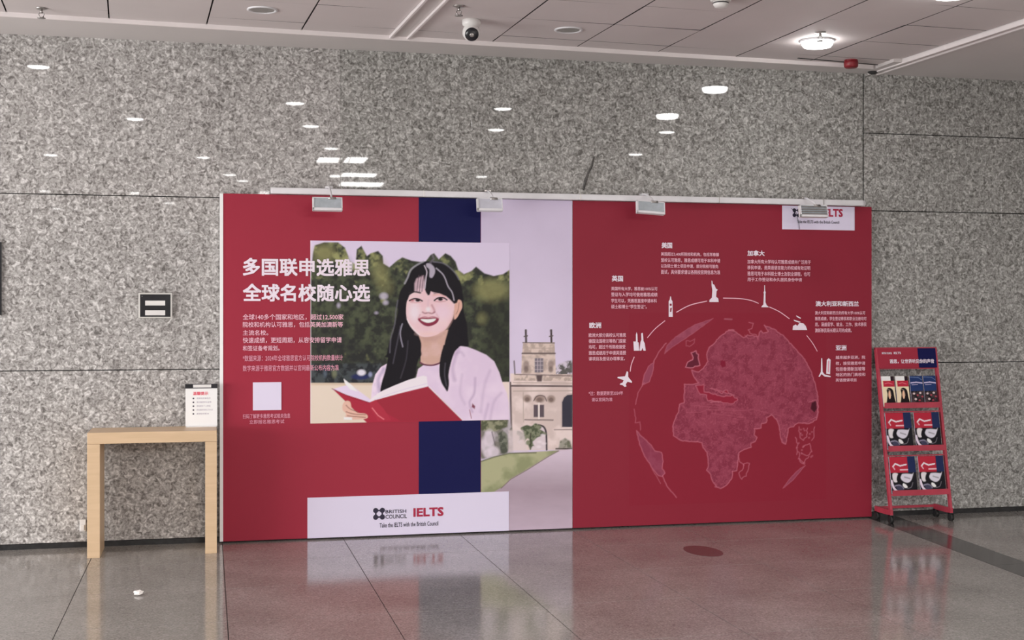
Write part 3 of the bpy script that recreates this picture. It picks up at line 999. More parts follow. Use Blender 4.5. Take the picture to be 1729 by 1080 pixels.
cv.line(G((820, 196), (880, 250), (910, 300), (940, 380), (980, 440), (1000, 520)), (170, 164, 178), 2.0, .85, curve=True)
cv.line(G((690, 128), (620, 165), (560, 215), (530, 290), (500, 350)), (160, 158, 168), 2.6, .75, curve=True, soft=2)
cv.line(G((790, 130), (900, 150), (1000, 230), (1050, 310)), (120, 118, 130), 1.8, .7, curve=True, soft=2)
cv.line(G((780, 60), (795, 100), (760, 140)), (120, 112, 124), 3, .6, soft=3)
cv.line(G((475, 760), (455, 860), (480, 990)), (146, 142, 158), 2.2, .75, curve=True)
# book
PG, CO = (226, 216, 242), (160, 42, 62)
cv.poly(A((192, 880), (240, 866), (270, 858), (300, 862), (380, 920), (414, 946), (390, 955), (260, 910)), (214, 200, 226), 1)
cv.poly(A((254, 822), (300, 858), (330, 892), (290, 880), (262, 850)), (232, 222, 246), 1)
cv.poly(A((390, 940), (440, 900), (520, 862), (600, 830), (680, 806), (700, 810), (706, 862), (600, 890), (500, 920), (425, 946)), PG, 1)
cv.line(A((420, 936), (500, 905), (600, 874), (700, 850)), (196, 184, 214), 1, .6)
cv.poly(A((194, 876), (260, 906), (330, 928), (395, 950), (430, 936), (560, 900), (710, 864), (800, 950), (890, 1042), (886, 1060), (380, 1060), (330, 1010), (260, 940)), CO, 1.0)
cv.poly(A((430, 938), (712, 866), (890, 1044), (560, 1050), (470, 1000)), (148, 42, 58), 1.5)
cv.poly(A((395, 950), (425, 936), (470, 985), (510, 1045), (440, 1050), (400, 985)), (166, 48, 66), 1.5)
cv.line(A((408, 980), (440, 1020), (470, 1040)), (226, 130, 140), 1.4)
cv.line(A((192, 876), (300, 925), (395, 952)), (120, 24, 48), 1)
cv.line(A((712, 866), (890, 1042)), (236, 220, 236), 1.2)
# hand under the book
cv.poly(A((250, 960), (268, 942), (290, 948), (300, 985), (330, 1005), (375, 1012), (380, 1035), (320, 1042), (262, 1036), (268, 1012), (250, 990)), (214, 176, 160), 1.2, curve=True)
for L_ in ([(268, 965), (290, 985), (330, 1000)], [(268, 1000), (310, 1012), (372, 1016)], [(275, 1022), (320, 1026), (372, 1030)]):
    cv.line(A(*L_), (140, 84, 74), 1.6, .8, curve=True)
cv.poly(A((255, 1028), (300, 1030), (300, 1044), (256, 1042)), (236, 222, 222), 1.5)
cv.line([(524.5, 400), (524.5, 713)], (236, 214, 226), 1.4, .7)
cv.mesh('portrait_photo', V, M_PRINT, board)

# --- globe print
cv, V = board_canvas(bx(1062), bx(1395), bz(1225, 848), bz(1225, 528), YB - 0.0018, 0.0045, (132, 35, 52))
PX, PY = cv.PX, cv.PY
H1 = lambda *p: [(1040 + x / 3.375, 530 + y / 3.375) for x, y in p]
H2 = lambda *p: [(1200 + x / 3.375, 530 + y / 3.375) for x, y in p]
land = H1((590, 130), (640, 95), (675, 90)) + H2((100, 90), (140, 100), (185, 135), (210, 120), (270, 128), (285, 95), (300, 108), (330, 100), (305, 65), (360, 85), (420, 130), (480, 195), (530, 250), (570, 320), (600, 410), (612, 480), (612, 570), (600, 600), (560, 625), (500, 618), (470, 640),
            (440, 650), (436, 700), (425, 742), (405, 730), (395, 670), (385, 620), (365, 590), (345, 575), (320, 590), (318, 620), (290, 622), (285, 650), (250, 655), (248, 690), (262, 700), (255, 725), (228, 735), (232, 760), (190, 770), (160, 790), (155, 850), (150, 890), (125, 895), (118, 940), (90, 975), (55, 992), (25, 985)) \
    + H1((575, 985), (548, 950), (540, 915), (518, 890), (528, 860), (520, 790), (498, 760), (490, 730), (440, 725), (370, 722), (330, 690), (322, 640), (335, 600), (355, 560), (365, 515), (388, 505), (390, 400), (440, 398), (470, 395), (440, 350), (432, 320), (470, 330), (505, 300), (525, 270), (515, 230), (530, 190), (560, 165))
LND, LNE = (128, 48, 68), (186, 104, 122)
cv.poly(land, LND, 1.2, noise=((142, 60, 80), 9, 31, 5))
m, a = cv.mask(land, 1)
n = vnoise(PX[m], PY[m], 7, 41, 3)
ln = np.clip(1 - np.abs(n - .5) * 26, 0, 1) * .38 * a
cv.blend(m, ln, (186, 96, 116))
n = vnoise(PX[m], PY[m] * 1.6, 5, 43, 2)
ln = np.clip(1 - np.abs(n - .52) * 22, 0, 1) * .22 * a
cv.blend(m, ln, (190, 104, 122))


def coast(pts, amp=1.2, w_=1.5, al=.85, closed=True, seed=1):
    rg = random.Random(seed)
    q = []
    n = len(pts)
    for i in range(n if closed else n - 1):
        a, b = pts[i], pts[(i + 1) % n]
        L_ = math.hypot(b[0] - a[0], b[1] - a[1])
        ks = max(1, int(L_ / 3.2))
        for k in range(ks):
            t = k / ks
            q.append((a[0] + (b[0] - a[0]) * t + rg.uniform(-amp, amp) * .6, a[1] + (b[1] - a[1]) * t + rg.uniform(-amp, amp) * .6))
    if not closed: q.append(pts[-1])
    cv.line(q, LNE, w_, al, closed=closed)


coast(land, 1.3, 1.4, .8)
# mediterranean and inner seas
for k_, sea in enumerate((H1((455, 410), (500, 400), (505, 440), (540, 450), (600, 470), (675, 462)) + H2((0, 425), (40, 430), (60, 450), (90, 430), (110, 455), (158, 488), (120, 515), (60, 500), (0, 500)) + H1((600, 500), (520, 490), (515, 460), (470, 450)),
            H2((60, 262), (82, 268), (86, 296), (66, 304), (54, 284)))):
    cv.poly(sea, (124, 26, 50) if k_ else (140, 34, 56), 1)
    if not k_: coast(sea, 1.8, 1.2, .8, seed=4)
for pts, sd in ((H1((520, 515), (675, 518)), 1), (H2((0, 540), (150, 550), (250, 545), (400, 580)), 2), (H1((430, 520), (675, 540)), 3), (H1((400, 560), (480, 560), (520, 545), (600, 550)), 4), (H2((0, 565), (120, 580), (200, 590)), 5)):
    cv.line(pts, (190, 100, 120), 1, .35)
# britain, iceland, greenland and the american limb
brit = H1((430, 220), (455, 212), (472, 232), (465, 250), (478, 290), (450, 300), (425, 310), (395, 300), (410, 270), (440, 262))
cv.poly(brit, (96, 30, 48), 1.5)
coast(brit, 1.8, 1.6, .95, seed=3)
ice = H1((398, 150), (425, 155), (450, 140), (445, 165), (420, 185), (398, 180))
coast(ice, 1.4, 1.1, .55, seed=6)
green = H1((278, 225), (290, 180), (340, 130), (400, 90), (450, 60), (555, 25), (500, 65), (440, 110), (380, 150), (310, 195))
cv.poly(green, (140, 62, 84), 1.2, noise=((154, 76, 96), 9, 3, 4))
coast(green, .8, 1.0, .45, seed=8)
cana = H1((218, 272), (210, 330), (190, 385), (150, 405), (160, 350), (185, 300))
cv.poly(cana, (142, 64, 86), 1.2)
coast(cana, .8, 1.1, .7, seed=9)
coast(H1((285, 165), (245, 215), (215, 270)), .5, 1.6, .7, False, 2)
coast(H1((160, 390), (125, 450), (112, 515)), .6, 1.2, .7, False, 2)
coast(H1((103, 540), (112, 590), (110, 620), (138, 615), (140, 660)), .8, 1.2, .6, False, 5)
sam = H1((118, 665), (140, 690), (175, 720), (225, 780), (262, 790), (268, 840), (262, 880), (280, 905), (265, 925), (240, 920), (210, 880), (165, 810), (135, 740))
cv.poly(sam, (142, 64, 86), 1.2, noise=((134, 54, 76), 10, 3, 4))
coast(sam, 1.0, 1.3, .75, seed=7)
coast(H1((265, 920), (290, 980), (345, 1045)), .5, 1.5, .7, False, 5)
coast(H1((205, 880), (255, 965)), .5, 1.1, .6, False, 5)
# madagascar, south-east asia, australia limb, japan
coast(H2((160, 905), (185, 880), (190, 850), (220, 850), (215, 880), (200, 920), (175, 942)), 1.5, 1.3, .7, seed=10)
coast(H2((155, 800), (165, 840), (190, 862)), 1.0, 1.3, .7, False, 5)
for sd, pts in enumerate((H2((500, 640), (510, 700), (525, 720), (545, 700), (552, 650)), H2((485, 700), (495, 740), (490, 800)), H2((520, 760), (560, 740), (575, 780), (550, 810), (515, 790)), H2((495, 820), (530, 850), (560, 810)), H2((590, 640), (592, 690), (575, 720)), H2((500, 780), (510, 840), (535, 855)))):
    coast(pts, 2.2, 1.3, .75, False, sd + 20)
for sd in range(16):
    a_, b_ = random.uniform(490, 580), random.uniform(650, 850)
    cv.ell(*H2((a_, b_))[0], 1.6, 1.4, LNE, 1.4, .5)
aus = H2((540, 862), (515, 890), (470, 945), (412, 992), (445, 945), (480, 905), (510, 880))
cv.poly(aus, (140, 62, 84), 1.2)
coast(aus, .6, 1.0, .6, seed=12)
jap = H2((575, 505), (600, 495), (605, 540), (590, 560), (570, 540))
cv.poly(jap, (70, 20, 34), 1.5)
coast(H2((560, 500), (600, 488), (612, 520), (604, 590), (570, 600)), 1, 1.1, .7, False, 14)
coast(H2((215, 50), (240, 55), (232, 80), (215, 90), (225, 110), (260, 120), (270, 140)), 1.5, 1.2, .75, False, 15)
coast(H2((195, 120), (215, 140), (250, 135)), 1.5, 1.1, .6, False, 16)
cv.line(H2((80, 28), (120, 30)), (190, 120, 138), 2, .5, soft=2)
cv.mesh('globe_print', V, M_PRINT, board)


# --- lettering
def text_mesh(body, bold=0.0, cache={}):
    key = (body, bold)
    if key in cache: return cache[key]
    cu = bpy.data.curves.new('lettering', 'FONT')
    cu.body = body
    cu.size = 1.0
    cu.resolution_u = 2
    ob = bpy.data.objects.new('lettering', cu)
    COL.objects.link(ob)
    dg = bpy.context.evaluated_depsgraph_get()
    dg.update()
    me = bpy.data.meshes.new_from_object(ob.evaluated_get(dg))
    co_ = np.array([v.co[:] for v in me.vertices]).reshape(-1, 3)
    fs = [tuple(p.vertices) for p in me.polygons]
    if bold:      # heavier strokes: the same outline laid down again slightly shifted
        b0, f0, n0 = co_.copy(), list(fs), len(co_)
        for i_, (dx, dy) in enumerate(((1, 1), (-1, 1), (1, -1), (-1, -1))):
            co_ = np.vstack([co_, b0 + np.array([dx * bold, dy * bold, 0.00012 * (i_ + 1)])])
            fs += [tuple(v + n0 * (i_ + 1) for v in q) for q in f0]
    bpy.data.objects.remove(ob)
    bpy.data.curves.remove(cu)
    bpy.data.meshes.remove(me)
    cache[key] = (co_, fs)
    return cache[key]


def lettering(name, rows_, m, parent, P, bold=0.0):
    """rows_: (text, x0, x1, z0, z1) boxes filled by each line; P(x, z) -> world point"""
    vs, fs, off = [], [], 0
    for (body, x0, x1, z0, z1) in rows_:
        c, f = text_mesh(body, bold)
        if not len(c): continue
        lo, hi = c[:, :2].min(0), c[:, :2].max(0)
        for p in c:
            u = (p[0] - lo[0]) / (hi[0] - lo[0])
            v = (p[1] - lo[1]) / (hi[1] - lo[1])
            w_ = P(x0 + (x1 - x0) * u, z0 + (z1 - z0) * v)
            vs.append((w_[0], w_[1] - p[2], w_[2]))
        fs += [tuple(i + off for i in q) for q in f]
        off += len(c)
    me = bpy.data.meshes.new(name)
    me.from_pydata(vs, [], fs)
    me.materials.append(m)
    o = bpy.data.objects.new(name, me)
    COL.objects.link(o)
    o.parent = parent
    return o


def on_board(yy):
    return lambda x, z: (x, yy, z)


def block(name, m, rows_px, bold=0.0, yy=YB - 0.0042):
    """rows in photo pixels: (text, px0, px1, y_top, y_bottom)"""
    r = []
    for (t, a, b, c, d) in rows_px:
        mid = (a + b) / 2
        r.append((t, unproj(a, d, y=yy).x, unproj(b, d, y=yy).x, unproj(mid, d, y=yy).z, unproj(mid, c, y=yy).z))
    o = lettering(name, r, m, board, on_board(yy), bold)
    if name.split('_')[0] in ('paragraph', 'footnote', 'caption'): o['kind'] = 'stuff'
    return o


block('headline_lettering', M_LETTER, [('多国联申选雅思', 410, 625, 436, 466), ('全球名校随心选', 410, 625, 479, 509)], 0.026)
block('paragraph_lettering', M_PINK, [('全球140多个国家和地区，超过12,500家', 410, 580, 530, 540), ('院校和机构认可雅思，包括英美加澳新等', 410, 579, 543, 552.5),
                                      ('主流名校。', 410, 453, 557, 566), ('快速成绩，更短周期，从容安排留学申请', 410, 577, 569, 579), ('和签证备考规划。', 410, 472, 583, 592)], 0.012)
block('footnote_lettering', M_PINK2, [('*数据来源：2024年全球雅思官方认可院校机构数量统计', 410, 579, 599, 609), ('数字来源于雅思官方数据并以官网最新公布内容为准', 410, 572, 616, 626)], 0.006)
zq0, zq1 = bz(451, 692), bz(451, 645)
sheet('code_plate', bx(427), bx(475), zq0, zq1, M_WHITE_V, y=YB - 0.004, th=0.003)
block('caption_lettering', M_PINK2, [('扫码了解更多雅思考试相关信息', 410, 490, 698, 706), ('立即报名雅思考试', 421, 480, 708, 715)], 0.006)


def logo(px, py, s_, yy, name='logo'):
    """four dots joined into a square emblem, then the two-line name"""
    mb = MB()
    c = unproj(px, py, y=yy)
    k = s_
    for i in (-1, 1):
        for j in (-1, 1):
            n = 14
            mb.quad([(c.x + i * k * .30 + k * .235 * math.cos(2 * math.pi * t / n), yy, c.z + j * k * .30 + k * .235 * math.sin(2 * math.pi * t / n)) for t in range(n)])
    e = .0002
    for (x0, x1, z0, z1) in ((-.32, .32, .22, .36), (-.32, .32, -.36, -.22), (-.36, -.22, -.32, .32), (.22, .36, -.32, .32)):
        mb.quad([(c.x + k * x0, yy - e, c.z + k * z0), (c.x + k * x1, yy - e, c.z + k * z0), (c.x + k * x1, yy - e, c.z + k * z1), (c.x + k * x0, yy - e, c.z + k * z1)])
        e += .0001
    return mb.build('emblem', M_BLACKINK, board)


logo(640, 867, 0.078, YB - 0.0055)
block('logo_lettering', M_BLACKINK, [('BRITISH', 651, 686, 860, 866), ('COUNCIL', 651, 687, 868, 875)], 0.012, YB - 0.0052)
block('logo_lettering', M_REDINK, [('IELTS', 698, 749, 856.5, 871.5)], 0.035, YB - 0.0052)
block('tagline_lettering', M_BLACKINK, [('Take the IELTS with the British Council', 641, 740, 881, 888.5)], 0.01, YB - 0.0052)
# top right logo plate
ZLP0, ZLP1 = bz(1382, 388), BZ1 - 0.004
sheet('white_plate', bx(1320.5), bx(1442.5), ZLP0, ZLP1, M_WHITE_V, y=YB - 0.0045, th=0.003)
logo(1345, 359, 0.062, YB - 0.0058)
block('logo_lettering', M_BLACKINK, [('BRITISH', 1353, 1384, 353, 358), ('COUNCIL', 1353, 1385, 360, 365)], 0.012, YB - 0.0056)
block('logo_lettering', M_REDINK, [('IELTS', 1388, 1423, 352.5, 366)], 0.035, YB - 0.0056)
block('tagline_lettering', M_BLACKINK, [('Take the IELTS with the British Council', 1346, 1417, 372, 377)], 0.008, YB - 0.0056)

HEADS = [('美国', 1117, 1135, 409, 419), ('加拿大', 1262, 1291, 422.5, 432), ('英国', 1033, 1052, 465, 475), ('欧洲', 995, 1015, 544, 554), ('澳大利亚和新西兰', 1377, 1450, 508, 517), ('亚洲', 1411, 1429, 582.5, 591.5)]
for h in HEADS: block('heading_lettering', M_LETTER, [h], 0.03)
PAR = [
    [('美国超过3,400所院校和机构，包括常春藤', 1116, 1214, 426, 432.5), ('盟校认可雅思，雅思成绩可用于本科申请', 1116, 1216, 436, 443), ('以及硕士博士项目申请，部分院校可豁免', 1116, 1213, 446, 452.5), ('面试，具体要求请以各院校官网信息为准', 1116, 1216, 455.5, 463)],
    [('加拿大所有大学均认可雅思成绩并广泛用于', 1262, 1369, 438.5, 445.5), ('移民申请，是英语语言能力的权威有效证明', 1262, 1368, 448.5, 455.5), ('雅思可用于本科硕士博士及职业课程，也可', 1262, 1368, 458.5, 466), ('用于工作签证和永久居民身份申请', 1262, 1354, 468.5, 475)],
    [('英国所有大学，雅思被100%认可', 1032, 1110, 484, 490.5), ('签证与入学均可使用雅思成绩', 1032, 1110, 493.5, 500.5), ('学生可以，凭雅思直接申请本科', 1032, 1109, 504, 511), ('硕士和博士“学生签证”。', 1032, 1092, 514, 521)],
    [('欧洲大部分高校认可雅思', 994, 1057, 562, 569), ('德国法国荷兰等热门国家', 994, 1057, 572, 579), ('均可，超过千所院校接受', 994, 1056, 582, 589), ('雅思成绩用于申请英语授', 994, 1057, 592, 599), ('课项目及签证办理事宜。', 994, 1055, 602, 608.5)],
    [('澳大利亚和新西兰的所有大学100%认可', 1376, 1461, 525, 531), ('雅思成绩，学生签证移民和职业注册均可', 1376, 1463, 534.5, 541), ('用，涵盖留学、就业、工作、技术移民', 1376, 1463, 544, 551), ('澳新移民局长期认可的成绩。', 1376, 1438, 554, 561)],
    [('越来越多亚洲，院', 1411, 1461, 600, 606), ('校，接受雅思申请', 1411, 1461, 610, 616), ('包括香港新加坡等', 1411, 1461, 619, 626), ('地区的热门高校和', 1411, 1461, 629, 635), ('英语授课项目', 1411, 1446, 638.5, 644)],
    [('*注：数据更新至2024年', 994, 1052, 660, 667), ('请以官网为准', 999, 1034, 671, 677.5)],
]
for i, p in enumerate(PAR): b_ = block('paragraph_lettering', M_PINK if i < 6 else M_PINK2, p, 0.016)
# orbit line and landmark icons, cut white vinyl
orb_c, orb_r = None, None


def strip_px(name, pts, wpx, m, yy=YB - 0.0032, curve=True):
    q = smooth(pts, False, 5) if curve else pts
    mb = MB()
    W3 = [unproj(a, b, y=yy) for a, b in q]
    L_, R_ = [], []
    for i, p in enumerate(W3):
        d = W3[min(i + 1, len(W3) - 1)] - W3[max(0, i - 1)]
        n = Vector((-d.z, 0, d.x)).normalized() * (wpx * 0.0045 / 2)
        L_.append(mb.bm.verts.new(p + n))
        R_.append(mb.bm.verts.new(p - n))
    for i in range(len(W3) - 1): mb.bm.faces.new((L_[i], L_[i + 1], R_[i + 1], R_[i]))
    return mb.build(name, m, board)


for seg in (([(1064, 627), (1066, 615), (1071, 602)], 1.4), ([(1093, 570), (1106, 555), (1123, 541)], 1.3), ([(1142, 527), (1165, 515), (1194, 508)], 1.5),
            ([(1221, 503), (1250, 504), (1268, 507), (1281, 512)], 1.4), ([(1299, 518), (1316, 526), (1333, 538)], 1.4), ([(1362, 566), (1372, 579), (1380, 593)], 1.3)):
    strip_px('orbit_line', seg[0], seg[1], M_PINK)


def icon(name, polys, ox, oy, k, m=M_LETTER, yy=YB - 0.0034):
    mb = MB()
    e = 0
    for pl in polys:
        mb.quad([tuple(unproj(ox + a / k, oy + b / k, y=yy - e)) for a, b in pl])
        e += 0.0001
    o = mb.build(name, m, board)
    return o


K5 = 4.696   # zoom of region 980,390
icon('airplane_icon', [[(62, 325), (70, 330), (70, 358), (92, 385), (90, 392), (66, 385), (56, 400), (60, 412), (50, 415), (38, 405), (22, 402), (24, 396), (38, 390), (44, 376), (8, 364), (10, 358), (30, 356), (52, 354)]], 1040, 530, 3.375)
icon('cathedral_icon', [[(420, 875), (440, 875), (440, 820), (446, 800), (452, 820), (454, 880), (462, 882), (466, 948), (424, 948)], [(482, 812), (490, 805), (496, 812), (500, 870), (510, 890), (518, 948), (500, 948), (492, 925), (484, 948), (468, 948), (476, 880), (484, 860)]], 980, 390, K5)
icon('clock_tower_icon', [[(712, 518), (718, 518), (722, 545), (730, 555), (732, 680), (700, 680), (700, 555), (708, 545)]], 980, 390, K5)
icon('clock_face_icon', [[(708, 575), (724, 575), (724, 592), (708, 592)], [(712, 610), (726, 606), (720, 640), (710, 640)]], 980, 390, K5, M_RED2, YB - 0.0038)
icon('statue_icon', [[(1040, 392), (1046, 396), (1050, 420), (1062, 425), (1074, 455), (1090, 465), (1080, 475), (1076, 520), (1094, 535), (1096, 562), (1022, 562), (1024, 545), (1042, 528), (1046, 470), (1040, 430)]], 980, 390, K5)
icon('tower_icon', [[(282, 365), (286, 365), (288, 405), (292, 412), (290, 425), (290, 480), (298, 500), (314, 514), (262, 514), (266, 505), (276, 496), (279, 425), (277, 412), (281, 405)]], 1220, 390, 4.0)
icon('opera_house_icon', [[(473, 668), (476, 640), (495, 630), (505, 640), (520, 618), (545, 622), (562, 640), (572, 668)], [(497, 568), (530, 586), (526, 592), (500, 578)], [(480, 598), (528, 612), (516, 618), (484, 606)]], 1220, 390, 4.0)
icon('skyscraper_icon', [[(666, 858), (673, 858), (676, 950), (690, 968), (730, 978), (730, 986), (690, 982), (668, 965), (656, 984), (648, 982), (664, 950)], [(700, 962), (704, 870), (716, 858), (730, 868), (726, 966)]], 1220, 390, 4.0)
icon('skyscraper_window_icon', [[(710, 950), (712, 880), (719, 872), (722, 880), (718, 952)]], 1220, 390, 4.0, M_PINK2, YB - 0.0038)

# ------------------------------------------------------------------ light track on top of the board and its four lamps
tr = empty('light_track', (0.427, -0.06, BZ1))
tag(tr, 'long white light track lying along the top of the red board', 'light track')
L_ = 4.861 - 0.427
MB().box(0, L_, -0.032, 0.030, 0.003, 0.046, bev=0.006).build('rail', M_WHITEMETAL, tr)
MB().tube([(L_ - 0.002, 0, 0.024), (L_ + 0.022, 0, 0.024)], 0.024, 14).build('end_cap', M_WHITEMETAL, tr)
MB().tube([(-0.004, 0, 0.024), (0.0, 0, 0.024)], 0.022, 14).build('end_cap', M_WHITEMETAL, tr)
for xx_ in (1.05, 2.19, 3.26, 4.1): MB().box(xx_, xx_ + 0.006, -0.034, 0.031, 0.002, 0.048).build('rail_joint', M_CHROME, tr)
LAMPS = [(553, 344, 0.20, 'first white flood lamp from the left on the board top, grey glass facing out', 0.0, 0),
         (827, 345, 0.18, 'white flood lamp over the navy band and pale sky of the board', 0.0, 1),
         (1099, 350, 0.21, 'white flood lamp clamped over the plain red sheet right of the seam', 0.06, 0),
         (1374, 356, 0.22, 'finned flood lamp hanging in front of the top logo plate', 0.0, 2)]
for (px, py, wd, lab, tilt, kind) in LAMPS:
    p = unproj(px, py, y=-0.30)
    root = empty('flood_lamp', (p.x, -0.30, p.z))
    tag(root, lab, 'lamp', 'flood lamps along the board top')
    T = Matrix.Translation((0, 0, 0)) @ Euler((math.radians(-14), tilt, 0)).to_matrix().to_4x4()
    h = 0.092
    mb = MB().box(-wd / 2, wd / 2, 0.004, 0.030, -h / 2, h / 2, bev=0.004)
    hb = mb.build('housing', M_WHITEMETAL, root, T)
    mb = MB()
    t_ = 0.010
    mb.box(-wd / 2, wd / 2, -0.006, 0.006, -h / 2, -h / 2 + t_ * 1.7).box(-wd / 2, wd / 2, -0.006, 0.006, h / 2 - t_ * .6, h / 2)
    mb.box(-wd / 2, -wd / 2 + t_, -0.006, 0.006, -h / 2, h / 2).box(wd / 2 - t_ * .5, wd / 2, -0.006, 0.006, -h / 2, h / 2)
    mb.build('bezel', M_WHITEMETAL, root, T)
    MB().box(-wd / 2 + t_, wd / 2 - t_ * .5, -0.001, 0.005, -h / 2 + t_, h / 2 - t_ * .6).build('glass', M_GREYGLASS if kind != 1 else mat('pale_lamp_glass', (.60, .60, .68), .3, vary=(20, .08)), root, T)
    if kind == 2:
        for k in range(4):
            z = -h / 2 + 0.018 + k * 0.018
            MB().box(-wd / 2 + 0.012, wd / 2 - 0.008, -0.010, 0.0, z, z + 0.006).build('cooling_fin', M_CHROME, root, T)
    # arm up and back to the track
    zt = BZ1 + 0.03 - p.z
    MB().tube([(0.03, 0.02, h / 2 - 0.01), (0.03, 0.06, h / 2 + 0.02), (0.03, 0.17, zt + 0.016), (0.03, 0.215, zt + 0.0242)], 0.007, 8).build('arm', M_WHITEMETAL, root)
    MB().tube([(0.004, 0.012, h / 2 - 0.006), (0.056, 0.012, h / 2 - 0.006)], 0.010, 10).build('pivot', M_CHROME, root)
    MB().box(0.005, 0.055, 0.205, 0.275, zt + 0.0168, zt + 0.032, bev=0.003).build('clamp', M_CHROME if kind != 0 else M_WHITEMETAL, root)
wire = MB()
pw = [unproj(a, b, y=-0.075) for a, b in ((1336, 352), (1343, 356), (1346, 366), (1349, 378), (1350, 387))]
wire.tube([tuple(p) for p in pw], 0.0022, 6)
wo = wire.build('power_cable', M_DARKMETAL)
tag(wo, 'thin dark cable dangling in front of the top logo plate', 'cable')


# ------------------------------------------------------------------ console table
tx0, tx1, ty0, ty1, th_ = -0.745, 0.062, -0.425, -0.045, 0.80
tb = empty('console_table', ((tx0 + tx1) / 2, (ty0 + ty1) / 2, 0))
tag(tb, 'pale wood console table standing against the granite left of the board', 'table')
hw, hd = (tx1 - tx0) / 2, (ty1 - ty0) / 2
MB().box(-hw, hw, -hd, hd, th_ - 0.072, th_, bev=0.0025).build('tabletop', M_WOOD, tb)
for s_ in (-1, 1):
    a, b = (-hw, -hw + 0.078) if s_ < 0 else (hw - 0.074, hw)
    MB().box(a, b, -hd, hd, 0.0, th_ - 0.073, bev=0.002).build('leg', M_WOOD, tb)

# notice stand on the table
c = unproj(340, 716, y=-0.11)
ns = empty('notice_stand', (c.x, -0.11, th_))
tag(ns, 'white notice in an upright clear stand on the right end of the wooden table', 'sign')
W_, H_ = 0.104, 0.288
MB().box(-W_ + .004, W_ - .004, -0.028, 0.028, 0.0, 0.006).build('base', mat('clear_acrylic', (0.8, 0.8, 0.82), 0.15), ns)
MB().box(-W_, W_, -0.003, 0.003, 0.005, H_ - 0.014).build('notice_sheet', flat('notice_paper', (232, 224, 236)), ns)
MB().box(-W_ - .002, W_ + .002, -0.008, 0.008, H_ - 0.030, H_, bev=0.002).build('clip_bar', M_BLACK, ns)
MB().box(-W_ * .52, W_ * .62, -0.0095, -0.008, H_ - 0.024, H_ - 0.004).build('name_tag', M_WHITEPLASTIC, ns)
LOC = lambda yy: (lambda x, z: (x, yy, z))
MBR = mat('notice_red_ink', tuple(albedo((214, 96, 112))), .6, vary=(30, .05))
MBG = mat('notice_grey_ink', tuple(albedo((150, 140, 158))), .6, vary=(30, .05))
lettering('heading_lettering', [('温馨提示', -0.055, 0.045, 0.213, 0.236)], MBR, ns, LOC(-0.0036), 0.03)
lettering('paragraph_lettering', [('请保持安静有序', -0.032, 0.06, 0.186, 0.197), ('请勿随意移动桌椅', -0.032, 0.065, 0.160, 0.171), ('请保管好个人物品', -0.032, 0.06, 0.134, 0.145), ('咨询请联系现场工作人员', -0.032, 0.075, 0.108, 0.119), ('谢谢您的配合', -0.032, 0.05, 0.082, 0.093)], MBG, ns, LOC(-0.0036), 0.0)
for k in range(5): 
    z = 0.191 - 0.026 * k
    n = 12
    MB().quad([(-0.052 + 0.0055 * math.cos(2 * math.pi * t / n), -0.0037, z + 0.0055 * math.sin(2 * math.pi * t / n)) for t in range(n)]).build('bullet_dot', M_BLACKINK, ns)

# ------------------------------------------------------------------ wall panel, socket, edge sign
a, b = unproj(234, 494, y=-0.012), unproj(291, 537, y=-0.012)
wp = empty('wall_controller', ((a.x + b.x) / 2, 0, (a.z + b.z) / 2))
tag(wp, 'small black faced control panel with two white labels on the granite wall', 'control panel')
hw, hh = (b.x - a.x) / 2, (a.z - b.z) / 2
MB().box(-hw, hw, -0.034, -0.0005, -hh, hh, bev=0.004).build('housing', flat('silver_plastic', (190, 188, 184), .35), wp)
MB().box(-hw + .011, hw - .012, -0.036, -0.033, -hh + .009, hh - .011, bev=0.001).build('faceplate', M_BLACK, wp)
for (z0, z1) in ((0.000, 0.033), (-0.066, -0.032)):
    lb = MB().box(-hw * .60, hw * .58, -0.0385, -0.0358, z0, z1, bev=0.001).build('white_label', M_WHITEPLASTIC, wp)
MB().lathe((-hw + 0.024, -0.0362, hh - 0.024), [(0.004, -0.001), (0.004, 0.001)], 8).build('indicator', M_CHROME, wp)

p = unproj(139, 892, y=-0.01)
so = empty('wall_socket', (p.x, 0, p.z + 0.02))
tag(so, 'small white socket low on the granite wall beside the table leg', 'socket')
MB().box(-0.018, 0.022, -0.010, -0.0005, -0.040, 0.040, bev=0.002).build('plate', M_WHITEPLASTIC, so)
MB().box(-0.012, 0.014, -0.030, -0.010, -0.030, 0.006, bev=0.003).build('plug', M_WHITEPLASTIC, so)

p = unproj(-30, 470, y=-0.01)
es = empty('wall_sign', (p.x, 0, p.z))
tag(es, 'black edged sign on the granite, cut off by the left edge of the photo', 'sign')
rx = unproj(2.5, 470, y=-0.02).x - p.x
MB().box(-rx, rx, -0.02, -0.0005, -0.24, 0.24, bev=0.003).build('frame', M_BLACK, es)
MB().box(-rx + .02, rx - .012, -0.022, -0.019, -0.22, 0.22).build('sign_face', M_DARKMETAL, es)

# small uneven white lump on the floor
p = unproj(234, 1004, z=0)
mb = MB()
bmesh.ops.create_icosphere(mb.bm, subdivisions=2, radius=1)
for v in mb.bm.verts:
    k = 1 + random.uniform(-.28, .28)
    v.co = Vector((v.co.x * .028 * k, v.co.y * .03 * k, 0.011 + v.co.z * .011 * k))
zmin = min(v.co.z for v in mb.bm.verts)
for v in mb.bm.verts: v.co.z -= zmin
sp = mb.build('white_lump', flat('matt_white', (226, 220, 216), .8))
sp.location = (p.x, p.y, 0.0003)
tag(sp, 'small uneven white lump on the floor in front of the table', 'paper scrap')

